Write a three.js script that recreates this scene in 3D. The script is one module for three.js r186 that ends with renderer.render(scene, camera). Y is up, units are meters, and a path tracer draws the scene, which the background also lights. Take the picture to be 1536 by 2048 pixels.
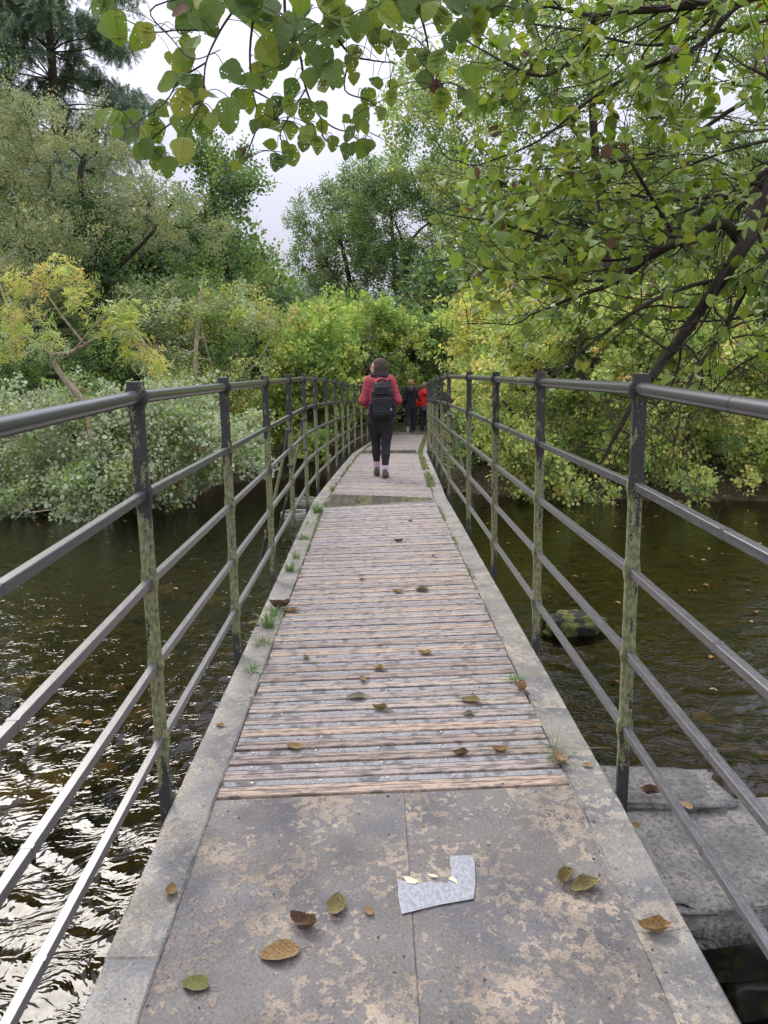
import * as THREE from 'three';
import { createNoise2D, createNoise3D } from 'simplex-noise';
import { mergeGeometries } from 'three/addons/utils/BufferGeometryUtils.js';

// ---------------------------------------------------------------- camera, sky, sun, exposure
const F = 1480, PITCH = 10.2 * Math.PI / 180, ROLL = 0.9 * Math.PI / 180, EYE = 2.6;   // focal length in pixels of a 1536 x 2048 picture; the water lies at y = 0
const scene = new THREE.Scene();
const camera = new THREE.PerspectiveCamera(2 * Math.atan(1024 / F) * 180 / Math.PI, 0.75, 0.05, 400);
const V = (x, y, z) => new THREE.Vector3(x, y, z);
const fwd = V(0, -Math.sin(PITCH), -Math.cos(PITCH)), up0 = V(0, Math.cos(PITCH), -Math.sin(PITCH));
const camUp = V(Math.sin(ROLL), 0, 0).addScaledVector(up0, Math.cos(ROLL)), camRight = V(Math.cos(ROLL), 0, 0).addScaledVector(up0, -Math.sin(ROLL));
camera.position.set(0, EYE, 0);
camera.up.copy(camUp);
camera.lookAt(fwd.x, EYE + fwd.y, fwd.z);
const renderer = new THREE.WebGLRenderer({ antialias: true });
renderer.toneMapping = THREE.LinearToneMapping;
renderer.toneMappingExposure = 2.15;
renderer.shadowMap.enabled = true;

function rng(seed) { let a = seed >>> 0; return () => { a = (a + 0x6D2B79F5) | 0; let t = Math.imul(a ^ (a >>> 15), 1 | a); t = (t + Math.imul(t ^ (t >>> 7), 61 | t)) ^ t; return ((t ^ (t >>> 14)) >>> 0) / 4294967296; }; }
const n2 = createNoise2D(rng(11)), n3 = createNoise3D(rng(12));
const fbm = (x, y, o = 4) => { let s = 0, a = 0.5, t = 0; for (let i = 0; i < o; i++) { s += a * n2(x, y); t += a; x = x * 2.03 + 17.1; y = y * 2.03 - 9.7; a *= 0.5; } return s / t; };
const clamp = (x, a = 0, b = 1) => Math.min(b, Math.max(a, x)), mix = (a, b, t) => a + (b - a) * t, smooth = (a, b, x) => { const t = clamp((x - a) / (b - a)); return t * t * (3 - 2 * t); };
const lerpTable = (x, xs, ys) => { if (x <= xs[0]) return ys[0]; for (let i = 1; i < xs.length; i++) if (x <= xs[i]) return mix(ys[i - 1], ys[i], (x - xs[i - 1]) / (xs[i] - xs[i - 1])); return ys[ys.length - 1]; };

// one overcast sky: brighter towards the zenith as an even cloud layer is, with faint cloud texture
{
  const w = 512, h = 256, d = new Float32Array(w * h * 4);
  for (let j = 0; j < h; j++) for (let i = 0; i < w; i++) {
    const el = ((j + 0.5) / h - 0.5) * Math.PI, az = (i + 0.5) / w * 2 * Math.PI, s = Math.max(0, Math.sin(el));
    const c = Math.cos(el), x = c * Math.cos(az), z = c * Math.sin(az);
    const cl = 1 + 0.06 * n3(x * 2.2, s * 4, z * 2.2) + 0.03 * n3(x * 6, s * 11, z * 6);
    const L = (0.2 + 0.92 * s) * cl, k = (j * w + i) * 4;
    d[k] = L * 0.93; d[k + 1] = L * 0.945; d[k + 2] = L * 1.11; d[k + 3] = 1;
  }
  const sky = new THREE.DataTexture(d, w, h, THREE.RGBAFormat, THREE.FloatType);
  sky.mapping = THREE.EquirectangularReflectionMapping; sky.magFilter = THREE.LinearFilter; sky.minFilter = THREE.LinearFilter; sky.needsUpdate = true;
  scene.background = sky; scene.environment = sky;
}
const sun = new THREE.DirectionalLight(0xfff8ee, 1.5);
sun.name = 'sun'; sun.position.set(-0.46 * 45, 1 + 0.90 * 45, -9 - 0.77 * 45); sun.target.position.set(0, 1, -9); scene.add(sun, sun.target);
sun.castShadow = true; sun.shadow.radius = 46; sun.shadow.mapSize.set(2048, 2048);
Object.assign(sun.shadow.camera, { left: -35, right: 35, top: 40, bottom: -40, near: 0.5, far: 140 });

// ---------------------------------------------------------------- helpers
const ray = (px, py) => V(0, 0, 0).copy(fwd).addScaledVector(camRight, (px - 768) / F).addScaledVector(camUp, (1024 - py) / F);
const at = (px, py, d) => { const r = ray(px, py); return r.multiplyScalar(d / -r.z).add(V(0, EYE, 0)); };          // where a sight line is d metres ahead
const atHeight = (px, py, y) => { const r = ray(px, py); return r.multiplyScalar((y - EYE) / r.y).add(V(0, EYE, 0)); };
const taken = {};
function numbered(n) { if (!(n in taken)) { taken[n] = 0; return n; } return n + '_' + String(++taken[n]).padStart(3, '0'); }
function tag(o, label, category, group, kind) { if (label) o.userData.label = label; if (category) o.userData.category = category; if (group) o.userData.group = group; if (kind) o.userData.kind = kind; return o; }
function thing(name, label, category, pos = [0, 0, 0], group) { const o = new THREE.Group(); o.name = numbered(name); o.position.set(...pos); scene.add(o); return tag(o, label, category, group); }
function mesh(name, geo, mat, parent) { const m = new THREE.Mesh(geo, mat); m.name = parent ? name : numbered(name); m.castShadow = m.receiveShadow = true; (parent || scene).add(m); return m; }
function structure(name, geo, mat) { return tag(mesh(name, geo, mat), null, null, null, 'structure'); }
class MB {
  constructor() { this.p = []; this.n = []; this.u = []; this.c = null; this.i = []; }
  get count() { return this.p.length / 3; }
  v(x, y, z, u = 0, w = 0) { this.p.push(x, y, z); this.u.push(u, w); return this.p.length / 3 - 1; }
  t(a, b, c) { this.i.push(a, b, c); }
  q(a, b, c, d) { this.i.push(a, b, c, a, c, d); }
  // tapered round tube through pts
  tube(pts, r, seg = 6, vs = 1) {
    const n = pts.length; if (n < 2) return this;
    const T = new THREE.Vector3(), N = new THREE.Vector3(), B = new THREE.Vector3(), prev = new THREE.Vector3(); let s0 = this.count, L = 0;
    for (let k = 0; k < n; k++) {
      T.subVectors(pts[Math.min(n - 1, k + 1)], pts[Math.max(0, k - 1)]).normalize();
      if (k === 0) { N.set(Math.abs(T.y) < 0.9 ? 0 : 1, Math.abs(T.y) < 0.9 ? 1 : 0, 0); } else N.copy(prev);
      N.addScaledVector(T, -N.dot(T)).normalize(); prev.copy(N); B.crossVectors(T, N);
      if (k) L += pts[k].distanceTo(pts[k - 1]);
      const rr = typeof r === 'number' ? r : r[k];
      for (let j = 0; j <= seg; j++) { const a = j / seg * 2 * Math.PI, c = Math.cos(a) * rr, s = Math.sin(a) * rr; this.v(pts[k].x + N.x * c + B.x * s, pts[k].y + N.y * c + B.y * s, pts[k].z + N.z * c + B.z * s, j / seg * Math.max(0.05, rr * 6) * vs, L * vs); }
    }
    const w = seg + 1;
    for (let k = 0; k < n - 1; k++) for (let j = 0; j < seg; j++) { const a = s0 + k * w + j; this.q(a, a + 1, a + w + 1, a + w); }
    for (const [k, flip] of [[0, 1], [n - 1, 0]]) { const c = this.v(pts[k].x, pts[k].y, pts[k].z), a = s0 + k * w; for (let j = 0; j < seg; j++) flip ? this.t(c, a + j + 1, a + j) : this.t(c, a + j, a + j + 1); }
    return this;
  }
  geo(smoothAngle) {
    const g = new THREE.BufferGeometry();
    g.setAttribute('position', new THREE.Float32BufferAttribute(this.p, 3)); g.setAttribute('uv', new THREE.Float32BufferAttribute(this.u, 2));
    if (this.c) g.setAttribute('color', new THREE.Float32BufferAttribute(this.c, 3));
    g.setIndex(this.i); g.computeVertexNormals(); return g;
  }
}
// Catmull-Rom through points, n steps for each span
function spline(pts, n = 6) { const c = new THREE.CatmullRomCurve3(pts, false, 'centripetal'); return c.getPoints((pts.length - 1) * n); }
function tex(w, h, fn, srgb = true, rep = true) {
  const d = new Uint8Array(w * h * 4);
  for (let j = 0; j < h; j++) for (let i = 0; i < w; i++) { const c = fn(i / w, j / h), k = (j * w + i) * 4; if (typeof c === 'number') { d[k] = d[k + 1] = d[k + 2] = clamp(c, 0, 255); } else { d[k] = clamp(c[0], 0, 255); d[k + 1] = clamp(c[1], 0, 255); d[k + 2] = clamp(c[2], 0, 255); } d[k + 3] = 255; }
  const t = new THREE.DataTexture(d, w, h); t.wrapS = t.wrapT = rep ? THREE.MirroredRepeatWrapping : THREE.ClampToEdgeWrapping; t.magFilter = THREE.LinearFilter; t.minFilter = THREE.LinearMipmapLinearFilter; t.generateMipmaps = true;
  if (srgb) t.colorSpace = THREE.SRGBColorSpace; t.needsUpdate = true; return t;
}
const lin = (r, g, b) => new THREE.Color().setRGB(r, g, b);
const std = (o) => new THREE.MeshStandardMaterial(o), phys = (o) => new THREE.MeshPhysicalMaterial(o);
const mix3 = (a, b, t) => [mix(a[0], b[0], t), mix(a[1], b[1], t), mix(a[2], b[2], t)];
// box whose bevelled corners catch light
function bevelBox(sx, sy, sz, b = 0.006) {
  const s = new THREE.Shape(); const x = sx / 2 - b, y = sy / 2 - b;
  s.moveTo(-x, -y); s.lineTo(x, -y); s.lineTo(x, y); s.lineTo(-x, y); s.closePath();
  const g = new THREE.ExtrudeGeometry(s, { depth: sz - 2 * b, bevelEnabled: true, bevelSize: b, bevelThickness: b, bevelSegments: 1, steps: 1 }); g.translate(0, 0, -(sz / 2 - b)); return g;
}
// ---------------------------------------------------------------- surface materials
// paving stone: grey damp stone with pale lichen-like dry crusts that have crisp edges
const stoneMask = (x, y) => { const wx = x + 0.012 * fbm(x * 9, y * 9, 3), wy = y + 0.012 * fbm(x * 9 + 40, y * 9, 3); const big = fbm(wx * 2.2, wy * 2.2, 4), fine = fbm(wx * 19 + 5, wy * 19, 5); return big * 0.55 + fine * 0.72 + 0.16 * n2(x * 110, y * 110) + 0.12 * n2(x * 48 + 7, y * 48); };
function stoneTex(off, crust, base, tan, cover) {
  const size = 1024, P = 2.0;
  const map = tex(size, size, (u, v) => {
    const x = u * P + off, y = v * P, m = stoneMask(x, y), k = smooth(cover, cover + 0.16, m) * (0.65 + 0.35 * smooth(-0.3, 0.4, fbm(x * 5 + 60, y * 5, 3)));
    const g = 1 + 0.16 * fbm(x * 3, y * 3 + 8, 3) + 0.10 * n2(x * 190, y * 190) + 0.08 * n2(x * 70, y * 70);
    const b = mix3(base, [base[0] * 0.86, base[1] * 0.88, base[2] * 0.93], smooth(0, 0.5, fbm(x * 2.6 + 30, y * 2.6, 3)));
    const spot = smooth(0.74, 0.80, n2(x * 60 + 90, y * 60)) * 0.22;
    const c = mix3(b, tan, k * crust);
    return c.map((q) => q * g * (1 - spot));
  });
  const rough = tex(512, 512, (u, v) => { const x = u * P + off, y = v * P, k = smooth(cover, cover + 0.1, stoneMask(x, y)), w = smooth(-0.25, 0.3, fbm(x * 1.7 + 3, y * 1.7, 3)); return 255 * clamp(mix(mix(0.74, 0.52, w), 0.92, k) + 0.06 * n2(x * 60, y * 60)); }, false);
  const bump = tex(size, size, (u, v) => { const x = u * P + off, y = v * P, k = smooth(cover, cover + 0.1, stoneMask(x, y)); return 128 + 30 * n2(x * 160, y * 160) + 25 * n2(x * 60, y * 60) + 40 * k; }, false);
  for (const t of [map, rough, bump]) t.repeat.set(1 / P, 1 / P);
  return std({ map, roughnessMap: rough, roughness: 1, bumpMap: bump, bumpScale: 0.0022 });
}
const M = {};
M.slab = stoneTex(0, 0.85, [98, 94, 90], [152, 138, 120], 0.07);
M.edge = stoneTex(7.3, 0.7, [118, 115, 108], [162, 152, 135], 0.0);
M.joint = std({ color: lin(0.035, 0.032, 0.028), roughness: 0.95 });
M.tape = std({ map: (() => { const t = tex(256, 256, (u, v) => { const n = 1 + 0.12 * n2(u * 60, v * 60) + 0.1 * n2(u * 14, v * 9); const s = smooth(0.55, 0.7, n2(u * 40 + 5, v * 40)); return mix3([140, 143, 148], [86, 87, 90], s * 0.7).map((q) => q * n); }); t.repeat.set(4, 4); return t; })(), roughness: 0.55 });
M.torn = std({ color: lin(0.62, 0.55, 0.36), roughness: 0.8 });
// deck boards: grain runs along u
const boardTex = (seed, tone) => {
  const map = tex(1024, 256, (u, v) => {
    const x = u * 1.3, y = v * 0.12, g = n2(x * 5 + seed, y * 330) * 0.5 + n2(x * 14 + seed, y * 700) * 0.3, st = fbm(x * 7 + seed, y * 34, 4), sp = smooth(0.12, 0.4, fbm(x * 22 + seed, y * 80 + 5, 3));
    let c = mix3([184, 169, 154], [146, 133, 121], clamp(0.5 + 0.7 * g)); c = mix3(c, [108, 101, 97], smooth(0.04, 0.32, st) * 0.85); c = mix3(c, [92, 88, 84], sp * 0.4);
    return c.map((q, i) => q * tone[i]);
  });
  return map;
};
M.boards = [[0, [1, 1, 1]], [31, [0.93, 0.93, 0.96]], [57, [1.03, 0.99, 0.95]], [83, [0.88, 0.86, 0.86]]].map(([s, t]) => std({ map: boardTex(s, t), roughness: 0.62, bumpMap: M.boardBump || (M.boardBump = tex(512, 256, (u, v) => 128 + 60 * n2(u * 7, v * 45) + 50 * n2(u * 22, v * 90), false)), bumpScale: 0.002 }));
M.grit = std({ map: (() => { const t = tex(512, 64, (u, v) => { const x = u * 1.3, y = v * 0.035, k = smooth(0.1, 0.5, fbm(x * 10, y * 30 + 4, 3)), n = 1 + 0.16 * n2(x * 260, y * 260) + 0.1 * n2(x * 90, y * 90); return mix3([130, 129, 130], [90, 88, 88], k).map((q) => q * n); }); return t; })(), roughness: 0.7 });
M.screw = std({ color: lin(0.55, 0.55, 0.55), roughness: 0.35, metalness: 0.6 });
// wet dark paint of the railing; the posts carry pale green algae in ragged patches
M.rail = phys({ color: lin(0.055, 0.055, 0.06), roughness: 0.3, clearcoat: 0.6, clearcoatRoughness: 0.16 });
M.bar = phys({ map: (() => { const t = tex(512, 128, (u, v) => { const x = u * 6, y = v * 2, k = smooth(-0.2, 0.6, fbm(x * 4, y * 7, 4)), s = smooth(0.5, 0.62, n2(x * 16, y * 14)); return mix3(mix3([74, 73, 75], [98, 97, 98], k), [50, 49, 50], s * 0.8); }); t.repeat.set(1, 1); return t; })(), roughness: 0.36, clearcoat: 0.5, clearcoatRoughness: 0.25 });
const postTex = (seed) => tex(192, 1024, (u, v) => {   // v runs from the foot (0) to the cap (1)
  const x = u * 0.16, y = v * 1.5, n = fbm(x * 22 + seed, y * 7, 4), f = n2(x * 120 + seed, y * 75), fine = n2(x * 380 + seed, y * 260);
  const zone = smooth(0.10, 0.26, v + 0.05 * n2(seed, x * 30)) * (1 - smooth(0.68, 0.78, v + 0.03 * n2(seed + 9, x * 40)));
  let k = smooth(-0.10, 0.10, n * 1.15 + f * 0.34 + fine * 0.16 + (zone - 0.5) * 1.05 + 0.02);
  const dark = mix3([44, 44, 46], [66, 66, 62], clamp(0.5 + f * 0.5 + fine * 0.3)), al = mix3([146, 146, 108], [104, 111, 70], clamp(0.5 + 0.7 * n2(x * 60 + seed, y * 30)));
  return mix3(dark, al.map((q) => q * (1 + 0.1 * fine)), k * 0.92);
}, true, false);
M.posts = [3, 21, 47, 68, 95].map((s) => std({ map: postTex(s), roughness: 0.55 }));
M.steel = std({ color: lin(0.05, 0.05, 0.045), roughness: 0.7 });
M.concrete = std({ map: (() => { const t = tex(256, 256, (u, v) => { const n = fbm(u * 5, v * 5, 4), k = smooth(0, 0.5, fbm(u * 3 + 9, v * 3, 3)); return mix3([150, 150, 140], [110, 116, 84], k).map((q) => q * (1 + 0.15 * n)); }); return t; })(), roughness: 0.85 });
// bark and rock
const barkTex = (a, b, c, seed) => { const t = tex(256, 512, (u, v) => { const g = n2(u * 14 + seed, v * 5), f = n2(u * 40 + seed, v * 16), m = smooth(0.1, 0.5, fbm(u * 3 + seed, v * 3, 3)); return mix3(mix3(a, b, clamp(0.5 + 0.4 * g + 0.25 * f)), c, m * 0.6); }); return t; };
M.bark = std({ map: barkTex([62, 54, 46], [98, 88, 76], [88, 92, 62], 3), roughness: 0.95 });
M.barkDark = std({ map: barkTex([44, 38, 33], [74, 64, 55], [70, 78, 44], 8), roughness: 0.95 });
M.barkPale = std({ map: barkTex([150, 134, 112], [192, 178, 152], [120, 116, 92], 14), roughness: 0.9 });
M.rock = std({ map: (() => { const t = tex(512, 512, (u, v) => { const x = u * 2, y = v * 2, a = fbm(x * 2, y * 2, 4), f = n2(x * 30, y * 30), s = smooth(0.0, 0.5, fbm(x * 12 + 7, y * 12, 3)); return mix3(mix3([88, 86, 83], [122, 119, 113], clamp(0.5 + a)), [64, 62, 59], s * 0.55).map((q) => q * (1 + 0.12 * f)); }); return t; })(), roughness: 0.8, bumpMap: tex(512, 512, (u, v) => 128 + 70 * fbm(u * 30, v * 30, 4), false), bumpScale: 0.012 });
M.wetRock = std({ map: (() => { const t = tex(256, 256, (u, v) => { const a = fbm(u * 6, v * 6, 4), s = smooth(0.1, 0.4, fbm(u * 9 + 3, v * 9, 4)); return mix3([62, 58, 50], [44, 42, 36], clamp(0.5 + a)).map((q, i) => mix(q, [70, 78, 36][i], s * 0.7)); }); return t; })(), roughness: 0.5 });
M.moss = std({ map: (() => { const t = tex(256, 256, (u, v) => { const a = fbm(u * 12, v * 12, 4), b = n2(u * 90, v * 90), k = smooth(0.02, 0.3, fbm(u * 4 + 5, v * 4, 4)); return mix3(mix3([52, 58, 22], [104, 106, 40], clamp(0.5 + 0.6 * a + 0.3 * b)), [34, 33, 28], k); }); return t; })(), roughness: 0.95, bumpMap: tex(256, 256, (u, v) => 128 + 90 * fbm(u * 50, v * 50, 3), false), bumpScale: 0.02 });
M.paleStone = std({ map: (() => { const t = tex(256, 256, (u, v) => { const a = fbm(u * 6, v * 6, 4); return mix3([150, 128, 86], [112, 98, 64], clamp(0.5 + a)); }); return t; })(), roughness: 0.8 });

// ---------------------------------------------------------------- water, river bed and banks
const farBank = (x) => lerpTable(x, [-60, -30, -12, -7.5, -5, -3.4, -1, 1, 3.9, 7.2, 15, 30, 60], [-6, -9, -12.6, -14.4, -17, -19.4, -19.2, -16.8, -15.2, -14.6, -13.6, -10, -8]);
const nearBank = (x) => lerpTable(x, [-60, -8, -3, -0.9, -0.6, 0.7, 1.0, 2.6, 4.5, 60], [-1, 1.2, 1.6, 1.6, -0.9, -0.9, 0.4, 0.2, 0.8, 1]);
const inRiver = (x, z) => Math.min(z - farBank(x), nearBank(x) - z);      // > 0 in the water, metres to the nearer bank
function groundY(x, z) {
  const d = inRiver(x, z), n = fbm(x * 0.5, z * 0.5, 4);
  if (d > 0) return -0.06 - 0.42 * smooth(0, 2.2, d) + 0.10 * n + 0.05 * n2(x * 2.1, z * 2.1);
  const e = -d, far = z < -5;
  return (far ? 0.95 * smooth(0, 3.4, e) + 0.05 * Math.max(0, e - 3) + 0.16 * n * smooth(0, 1.5, e) : 0.35 * smooth(0, 0.6, e)) - 0.06 + 0.04 * n2(x * 3, z * 3);
}
{
  const axis = (lo, hi, dense0, dense1, step) => { const o = []; let x = lo; while (x < hi) { o.push(x); const out = x < dense0 ? dense0 - x : x > dense1 ? x - dense1 : 0; x += step + out * 0.22; } o.push(hi); return o; };
  const xs = axis(-120, 120, -11, 11, 0.16), zs = axis(-200, 60, -23, 2, 0.16), b = new MB();
  for (const z of zs) for (const x of xs) b.v(x, groundY(x, z), z, x, z);
  const w = xs.length; for (let j = 0; j < zs.length - 1; j++) for (let i = 0; i < w - 1; i++) { const a = j * w + i; b.q(a, a + w, a + w + 1, a + 1); }
  const gt = tex(1024, 1024, (u, v) => { const x = u * 8, y = v * 8, a = fbm(x * 1.5, y * 1.5, 4), f = n2(x * 16, y * 16), k = smooth(0.0, 0.3, fbm(x * 3 + 20, y * 3, 4)), p = smooth(0.35, 0.5, n2(x * 7 + 3, y * 7)); let c = mix3([64, 56, 38], [82, 73, 48], clamp(0.5 + a)); c = mix3(c, [52, 54, 28], k * 0.8); c = mix3(c, [120, 100, 62], p * 0.55); return c.map((q) => q * (1 + 0.18 * f)); });
  gt.repeat.set(1 / 8, 1 / 8);
  structure('ground', b.geo(), std({ map: gt, roughness: 0.95 }));
}
// the river surface: rings about the near water so that ripples close by are finely shaped
{
  const b = new MB(), cx = 0, cz = 0.5, rings = 430, spokes = 640; let r = 0.8; const rs = [0];
  for (let k = 0; k < rings; k++) { rs.push(r); r *= 1.0092; }
  const amp = (x, z) => { const d = Math.hypot(x, z); return mix(1, 0.30, smooth(4.5, 10, d)) * mix(0.8, 1.25, smooth(-0.3, 0.5, n2(x * 0.5 + 4, z * 0.7))); };
  const wave = (x, z) => {
    const wx = x + 0.12 * n2(x * 1.3, z * 1.3), wz = z + 0.10 * n2(x * 1.1 + 9, z * 1.1), a = wx * 0.94 + wz * 0.34, c = -wx * 0.34 + wz * 0.94;
    return amp(x, z) * (0.0085 * n2(a * 1.7, c * 4.4) + 0.0066 * n2(a * 3.6 + 8, c * 9.5) + 0.0032 * n2(a * 8 + 3, c * 20) + 0.0009 * n2(a * 22, c * 44));
  };
  const A0 = Math.PI * 0.98, A1 = Math.PI * 2.02;   // half circle ahead of the camera and a little behind
  for (const q of rs) for (let j = 0; j <= spokes; j++) { const a = mix(A0, A1, j / spokes), x = cx + Math.cos(a) * q, z = cz + Math.sin(a) * q; b.v(x, wave(x, z), z, x, z); }
  const w = spokes + 1; for (let k = 0; k < rs.length - 1; k++) for (let j = 0; j < spokes; j++) { const p = k * w + j; b.q(p, p + w, p + w + 1, p + 1); }
  const g = b.geo();
  const ripple = tex(1024, 1024, (u, v) => { const x = u * 3, y = v * 3, a = x * 0.94 + y * 0.34 + 0.05 * n2(x * 3, y * 3), c = -x * 0.34 + y * 0.94 + 0.05 * n2(x * 3 + 7, y * 3); return 128 + 62 * n2(a * 5, c * 13) + 38 * n2(a * 11, c * 26) + 16 * n2(a * 25, c * 50); }, false); ripple.repeat.set(1 / 3, 1 / 3);
  structure('river_water', g, phys({ color: lin(0.34, 0.30, 0.17), transmission: 1, thickness: 0, roughness: 0.03, ior: 1.333, bumpMap: ripple, bumpScale: 0.006 }));
}
// ---------------------------------------------------------------- the footbridge
// stretches of deck: start and end on the centre line; heights follow deckY
const deckY = (d) => EYE + lerpTable(d, [-3, 0, 0.9, 2.25, 7.7, 9, 11.5, 14, 20, 22, 40], [-1.5, -1.46, -1.44, -1.38, -1.32, -1.33, -1.375, -1.44, -1.58, -1.6, -1.6]);
const axisX = (d) => lerpTable(d, [-3, 1.4, 8.1, 14.7, 21.6, 40], [0.07, 0.032, -0.04, 0.13, 0.66, 0.66]);
const H_OUT = 0.735, H_IN = 0.605;
const onDeck = (t, d, up = 0) => V(axisX(d) + t, deckY(d) + up, -d);
const bridge = thing('footbridge', 'narrow footbridge deck of grooved boards between stone edges, crossing the river', 'footbridge');
// slab-like piece whose top corners are given as [t, d] pairs (left-near, right-near, right-far, left-far)
function deckPiece(c, thick, lift, bevel, off = 0) {
  const [uo, wo] = Array.isArray(off) ? off : [off, off * 1.7];
  const b = new MB(), R = 16, C = 3, top = [], L = (k, s) => [mix(c[0][k], c[3][k], s), mix(c[1][k], c[2][k], s)];
  const P = (s, q) => { const t = L(0, s), d = L(1, s); return [mix(t[0], t[1], q), mix(d[0], d[1], q)]; };
  for (let i = 0; i <= R; i++) for (let j = 0; j <= C; j++) { const [t, d] = P(i / R, j / C), p = onDeck(t, d, lift); top.push(b.v(p.x, p.y, p.z, p.x + uo, p.z + wo)); }
  for (let i = 0; i < R; i++) for (let j = 0; j < C; j++) { const a = i * (C + 1) + j; b.q(a, a + 1, a + C + 2, a + C + 1); }
  const rim = []; for (let j = 0; j <= C; j++) rim.push([0, j / C]); for (let i = 1; i <= R; i++) rim.push([i / R, 1]); for (let j = C - 1; j >= 0; j--) rim.push([1, j / C]); for (let i = R - 1; i > 0; i--) rim.push([i / R, 0]);
  const ring = (k, out, dn) => rim.map(([s, q], m) => { const [t, d] = P(s, q), ch = bevel > 0.0045 ? 0.003 * n2(d * 9 + uo, t * 3) + 0.004 * Math.max(0, n2(d * 3.1, t * 7 + uo) - 0.45) : 0, p = onDeck(t - ch * (q === 0 ? -1 : q === 1 ? 1 : 0) + out * (q === 0 ? -1 : q === 1 ? 1 : 0), d + out * (s === 0 ? -1 : s === 1 ? 1 : 0), lift - dn); return b.v(p.x, p.y, p.z, p.x + uo + (q === 0 || q === 1 ? dn : 0), p.z + wo + dn); });
  const r0 = ring(0, 0, 0), r1 = ring(1, bevel, bevel), r1b = ring(1, bevel, bevel), r2 = ring(2, bevel, thick), n = rim.length;
  for (let m = 0; m < n; m++) { const k = (m + 1) % n; b.q(r0[m], r1[m], r1[k], r0[k]); b.q(r1b[m], r2[m], r2[k], r1b[k]); }
  return b.geo();
}
// two paving slabs before the boards
const zA = [2.275, 2.335];   // where the boards begin, left and right
const skewEnd = (s) => [mix(zA[0], 7.66, s), mix(zA[1], 7.86, s)];
mesh('paving_slab', deckPiece([[-H_IN + 0.004, -0.6], [0.028, -0.6], [0.028, 2.297], [-H_IN + 0.004, zA[0] - 0.008]], 0.09, 0, 0.004, [1.0, 2.6]), M.slab, bridge);
mesh('paving_slab', deckPiece([[0.034, -0.6], [H_IN - 0.004, -0.6], [H_IN - 0.004, zA[1] - 0.008], [0.034, 2.297]], 0.09, -0.001, 0.004, [0.2, 4.9]), M.slab, bridge);
mesh('joint_mortar', deckPiece([[-H_IN, -0.6], [H_IN, -0.6], [H_IN, zA[1] - 0.02], [-H_IN, zA[0] - 0.02]], 0.08, -0.0065, 0.001), M.joint, bridge);
// stone edges, cut into lengths
{
  const cutsL = [-0.6, 1.61, 2.95, 4.26, 5.6, 6.9, 7.95, 9.3, 10.6, 12, 13.4, 14.8, 16.4, 18, 19.6, 21.2], cutsR = [-0.6, 1.67, 2.9, 4.5, 6.2, 8.12, 9.4, 11.2, 13, 14.6, 16.4, 18.2, 20.6];
  cutsL.forEach((d, i) => i && mesh('edge_stone', deckPiece([[-H_OUT, cutsL[i - 1] + 0.003], [-H_IN - 0.002, cutsL[i - 1] + 0.003], [-H_IN - 0.002, d - 0.003], [-H_OUT, d - 0.003]], 0.1, 0.004 + 0.002 * (i % 3), 0.005, i * 0.77), M.edge, bridge));
  cutsR.forEach((d, i) => i && mesh('edge_stone', deckPiece([[H_IN + 0.002, cutsR[i - 1] + 0.003], [H_OUT, cutsR[i - 1] + 0.003], [H_OUT, d - 0.003], [H_IN + 0.002, d - 0.003]], 0.1, 0.003 + 0.002 * (i % 2), 0.005, i * 1.13 + 5), M.edge, bridge));
}
// grooved boards with a grit strip let into each
const boardProfile = [[0.025, -0.03], [0.025, -0.003], [0.045, 0], [0.31, 0], [0.322, -0.008], [0.338, -0.008], [0.35, 0], [0.56, 0], [0.572, -0.009], [0.60, -0.005], [0.90, -0.005], [0.915, -0.001], [0.955, -0.003], [0.955, -0.03]];
const boardRand = rng(5);
function board(l0, l1, r0, r1, tl, tr, k) {   // near and far distance of the board at its left and right end
  const N = 4, b = new MB(), tw = (boardRand() - 0.5) * 0.004, lift = (boardRand() - 0.5) * 0.003, v0 = boardRand(), u0 = boardRand() * 3, row = (prof, m) => { for (let i = 0; i <= N; i++) { const s = i / N, t = mix(tl, tr, s), dn = mix(l0, r0, s), df = mix(l1, r1, s); prof.forEach(([q, h]) => { const d = mix(dn, df, q), p = onDeck(t, d, h + lift + tw * (s - 0.5) + 0.0015 * n2(s * 3 + k, q * 2)); m.v(p.x, p.y, p.z, u0 + s * 0.9, v0 + q * 0.8); }); } for (let i = 0; i < N; i++) for (let j = 0; j < prof.length - 1; j++) { const a = i * prof.length + j; m.q(a, a + prof.length, a + prof.length + 1, a + 1); } };
  row(boardProfile, b);
  const g = b.geo().toNonIndexed(); g.computeVertexNormals();
  const o = mesh('plank', g, M.boards[Math.floor(boardRand() * 4)], bridge);
  const s = new MB(); row([[0.605, -0.004], [0.61, -0.001], [0.89, -0.001], [0.895, -0.004]], s); const gs = s.geo().toNonIndexed(); gs.computeVertexNormals();
  mesh('grit_strip', gs, M.grit, o);
  if (l0 < 6) { const sc = []; const ph = boardRand() * 0.12; for (let x = -0.55 + ph; x < 0.58; x += 0.235) { const s2 = (x - tl) / (tr - tl); if (s2 < 0.02 || s2 > 0.98) continue; const p = onDeck(x, mix(mix(l0, r0, s2), mix(l1, r1, s2), 0.76), lift); const c = new THREE.CylinderGeometry(0.0048, 0.0055, 0.004, 8); c.translate(p.x, p.y + 0.0005, p.z); sc.push(c); } if (sc.length) tag(mesh('screw_heads', mergeGeometries(sc), M.screw, o), null, null, null, 'stuff'); }
}
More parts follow.
